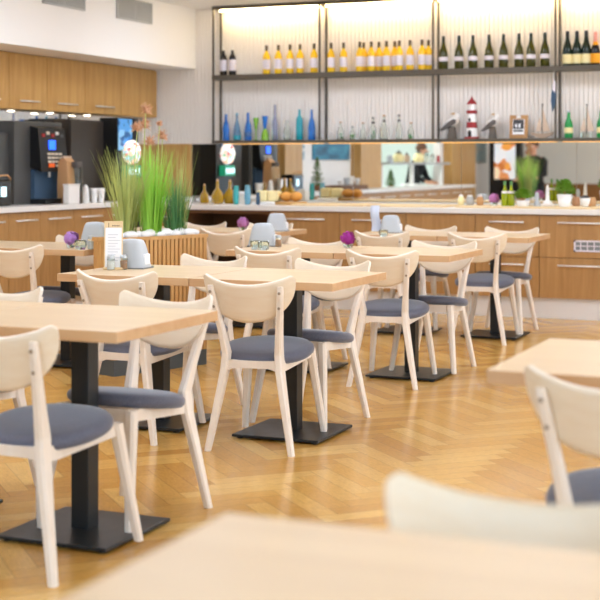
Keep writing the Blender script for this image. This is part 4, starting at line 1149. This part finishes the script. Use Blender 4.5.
# ---------------------------------------------------------------- people (seen only in the mirror)
def person(loc, rz, label, pose, name='person'):
    t = thing(name, label, 'person', loc, rz)
    me = bpy.data.meshes.new('body'); vs = []; es = []; rs = []
    def j(p, r, par=None):
        vs.append(p); rs.append(r); i = len(vs)-1
        if par is not None: es.append((par, i))
        return i
    lean = pose
    pel = j((0, 0, .95), (.15, .11)); sp = j((0, .03*lean, 1.12), (.135, .1), pel); ch = j((0, .09*lean, 1.32), (.16, .11), sp)
    nk = j((0, .14*lean, 1.47), (.055, .055), ch); hd0 = j((0, .17*lean+.01, 1.53), (.06, .065), nk)
    hd = j((0, .2*lean+.02, 1.6), (.078, .095), hd0); ht = j((0, .21*lean+.01, 1.68), (.06, .07), hd)
    for s in (-1, 1):
        hp = j((s*.1, 0, .88), (.095, .1), pel); kn = j((s*.11, .02, .5), (.06, .065), hp); an = j((s*.11, -.02, .09), (.04, .045), kn); j((s*.115, .12, .035), (.04, .03), an)
        shd = j((s*.19, .1*lean, 1.38), (.06, .06), ch); el = j((s*.24, .14*lean+.06, 1.12), (.043, .043), shd); wr = j((s*.17, .30+.05*lean, 1.04), (.03, .026), el)
        pm = j((s*.15, .37+.05*lean, 1.03), (.036, .018), wr)
        for k in range(4): 
            f0 = j((s*.15+(k-1.5)*.018, .42+.05*lean-.004*abs(k-1.5), 1.02), (.009, .009), pm); j((s*.15+(k-1.5)*.019, .455+.05*lean-.006*abs(k-1.5), .995), (.008, .008), f0)
        th = j((s*.15-s*.04, .38+.05*lean, 1.02), (.01, .01), pm); j((s*.15-s*.055, .41+.05*lean, 1.0), (.009, .009), th)
    me.from_pydata(vs, es, [])
    o = bpy.data.objects.new('body', me); COL.objects.link(o); o.parent = t
    m = o.modifiers.new('skin', 'SKIN'); m.use_smooth_shade = True
    for i, r in enumerate(rs): me.skin_vertices[0].data[i].radius = r
    me.skin_vertices[0].data[0].use_root = True
    sb = o.modifiers.new('sub', 'SUBSURF'); sb.levels = 1; sb.render_levels = 2
    me.materials.append(M['skin'])
    # clothing: tunic and trousers as garments slightly outside the body
    b = MB(); P = [(.14, .9), (.165, 1.0), (.155, 1.12), (.175, 1.3), (.19, 1.38), (.1, 1.445), (.06, 1.46)]
    n = 24; vs2 = []; fs2 = []
    for q, z in P:
        for k in range(n):
            a = 2*PI*k/n; yy = lean*(.03*(z-.95)/.17 if z < 1.12 else .03+.3*(z-1.12)); vs2.append((q*1.14*math.cos(a), yy+q*.8*math.sin(a), z))
    for i in range(len(P)-1):
        for k in range(n):
            a = i*n+k; c = i*n+(k+1) % n; fs2.append((a, c, c+n, a+n))
    b.add(vs2, fs2, True)
    for s in (-1, 1):
        b.tube([(s*.16, .1*lean, 1.39), (s*.205, .1*lean+.01, 1.35), (s*.24, .14*lean+.06, 1.12), (s*.19, .25+.05*lean, 1.06)], [.06, .072, .056, .042], 14)
    b.build('tunic', M['black_cloth'], t)
    b = MB()
    for s in (-1, 1): b.tube([(s*.09, 0, .98), (s*.1, 0, .86), (s*.11, .02, .5), (s*.11, -.02, .1)], [.115, .118, .08, .06], 14)
    b.build('trousers', M['black_cloth'], t)
    b = MB()
    for s in (-1, 1): b.ball((s*.115, .06, .04), .05, .85, 2.2, .8, 12, 8)
    b.build('shoes', M['black'], t)
    hc = Vector((0, .2*lean+.0, 1.63))
    MB().ball(hc+Vector((0, -.022, .03)), .1, .95, 1.05, .98, 18, 12).build('hair', M['hair'], t)
    b = MB()
    for s in (-1, 1): b.ball(hc+Vector((s*.032, .108, -.015)), .012, n=10, m=6)
    b.build('eyes', M['white'], t)
    MB().tube([hc+Vector((0, .105, -.015)), hc+Vector((0, .128, -.05)), hc+Vector((0, .11, -.055))], [.009, .015, .008], 8).build('nose', M['skin'], t)
    MB().ball(hc+Vector((0, .104, -.083)), .022, 1.0, .35, .28, 12, 6).build('mouth', M['red'], t)
    b = MB()
    for s in (-1, 1): b.ball(hc+Vector((s*.088, .01, -.03)), .026, .4, .7, 1.1, 10, 8)
    b.build('ears', M['skin'], t)
    return t
pp = person((-7.62, 2.75, 0), -PI/2, 'person in black clothes with white apron band working in the serving hatch', 1.0)
MB().lathe([(.2, .985), (.198, 1.02)], n=24, cap=False).build('apron_band', M['white_cloth'], pp)
pp.scale = (.95, .95, .95)
person((-5.95, .95, 0), .2, 'person in black clothes standing beside the lit food display, seen in the mirror', 0.0)

# ---------------------------------------------------------------- ceiling fill panels (unseen, added to light the room)
k = 0
for y in (2.4, 4.6, 6.8, 9.0, 11.3):
    for x in (-5.4, -3.6, -1.8, 1.2):
        if y < 3 and x > -3: continue
        t = thing('ceiling_fill', 'square lit ceiling panel, row %d from the rear windows, column %d from the coffee counter' % (round((y-2.4)/2.2)+1, round((x+5.4)/2.2)+1), 'fill light', (x, y, ZC), 0, 'added fill panels')
        MB().box(-.3, .3, -.3, .3, -.02, -.0).build('diffuser', M['ceil_fill'], t)
        b = MB(); b.box(-.32, .32, -.32, -.3, -.024, 0).box(-.32, .32, .3, .32, -.024, 0).box(-.32, -.3, -.3, .3, -.024, 0).box(.3, .32, -.3, .3, -.024, 0); b.build('frame', M['white'], t)

# ---------------------------------------------------------------- light
def area(name, loc, rot, sx, sy, power, col):
    l = bpy.data.lights.new(name, 'AREA'); l.shape = 'RECTANGLE'; l.size = sx; l.size_y = sy; l.energy = power; l.color = col
    o = bpy.data.objects.new(name, l); COL.objects.link(o); o.location = loc; o.rotation_euler = rot; return o
for i, (a, c) in enumerate(RW):
    area('daylight_right_window', (XR+.3, (a+c)/2, 1.5), (0, PI/2, 0), 2.2, 2.3, 50, (.76, .88, 1))
for i, (a, c) in enumerate(BW):
    area('daylight_rear_window', ((a+c)/2, YR-.3, 1.5), (PI/2, 0, 0), 2.3, 2.2, 44, (.42, .7, 1))
area('kitchen_fill', (-8.3, 4.2, 2.55), (0, 0, 0), 1, 2.5, 60, (1, .96, .9))  # unseen light added to brighten the kitchen behind the hatch
for o in bpy.data.objects:
    if o.type == 'LIGHT' and 'window' in o.name: o.visible_camera = True
w = bpy.data.worlds.new('sky'); SC.world = w; w.use_nodes = True
w.node_tree.nodes['Background'].inputs[0].default_value = (.82, .91, 1, 1); w.node_tree.nodes['Background'].inputs[1].default_value = 1.2

# ---------------------------------------------------------------- camera
cam = bpy.data.cameras.new('camera'); co = bpy.data.objects.new('camera', cam); COL.objects.link(co)
co.location = (0, 0, CAM_Z); co.rotation_euler = (PI/2, 0, YAW)
cam.sensor_width = 36; cam.lens = 1400/600*36; cam.shift_y = -136/600
cam.clip_start = .05; cam.clip_end = 100
cam.dof.use_dof = True; cam.dof.focus_distance = 7.1; cam.dof.aperture_fstop = 3.3
SC.camera = co
SC.view_settings.view_transform = 'Standard'; SC.view_settings.look = 'None'; SC.view_settings.gamma = 1; SC.view_settings.use_curve_mapping = False
SC.view_settings.exposure = 0.36
SC.cycles.use_denoising = True
SC.cycles.max_bounces = 10; SC.cycles.transmission_bounces = 8; SC.cycles.glossy_bounces = 6; SC.cycles.diffuse_bounces = 5
SC.cycles.sample_clamp_indirect = 6
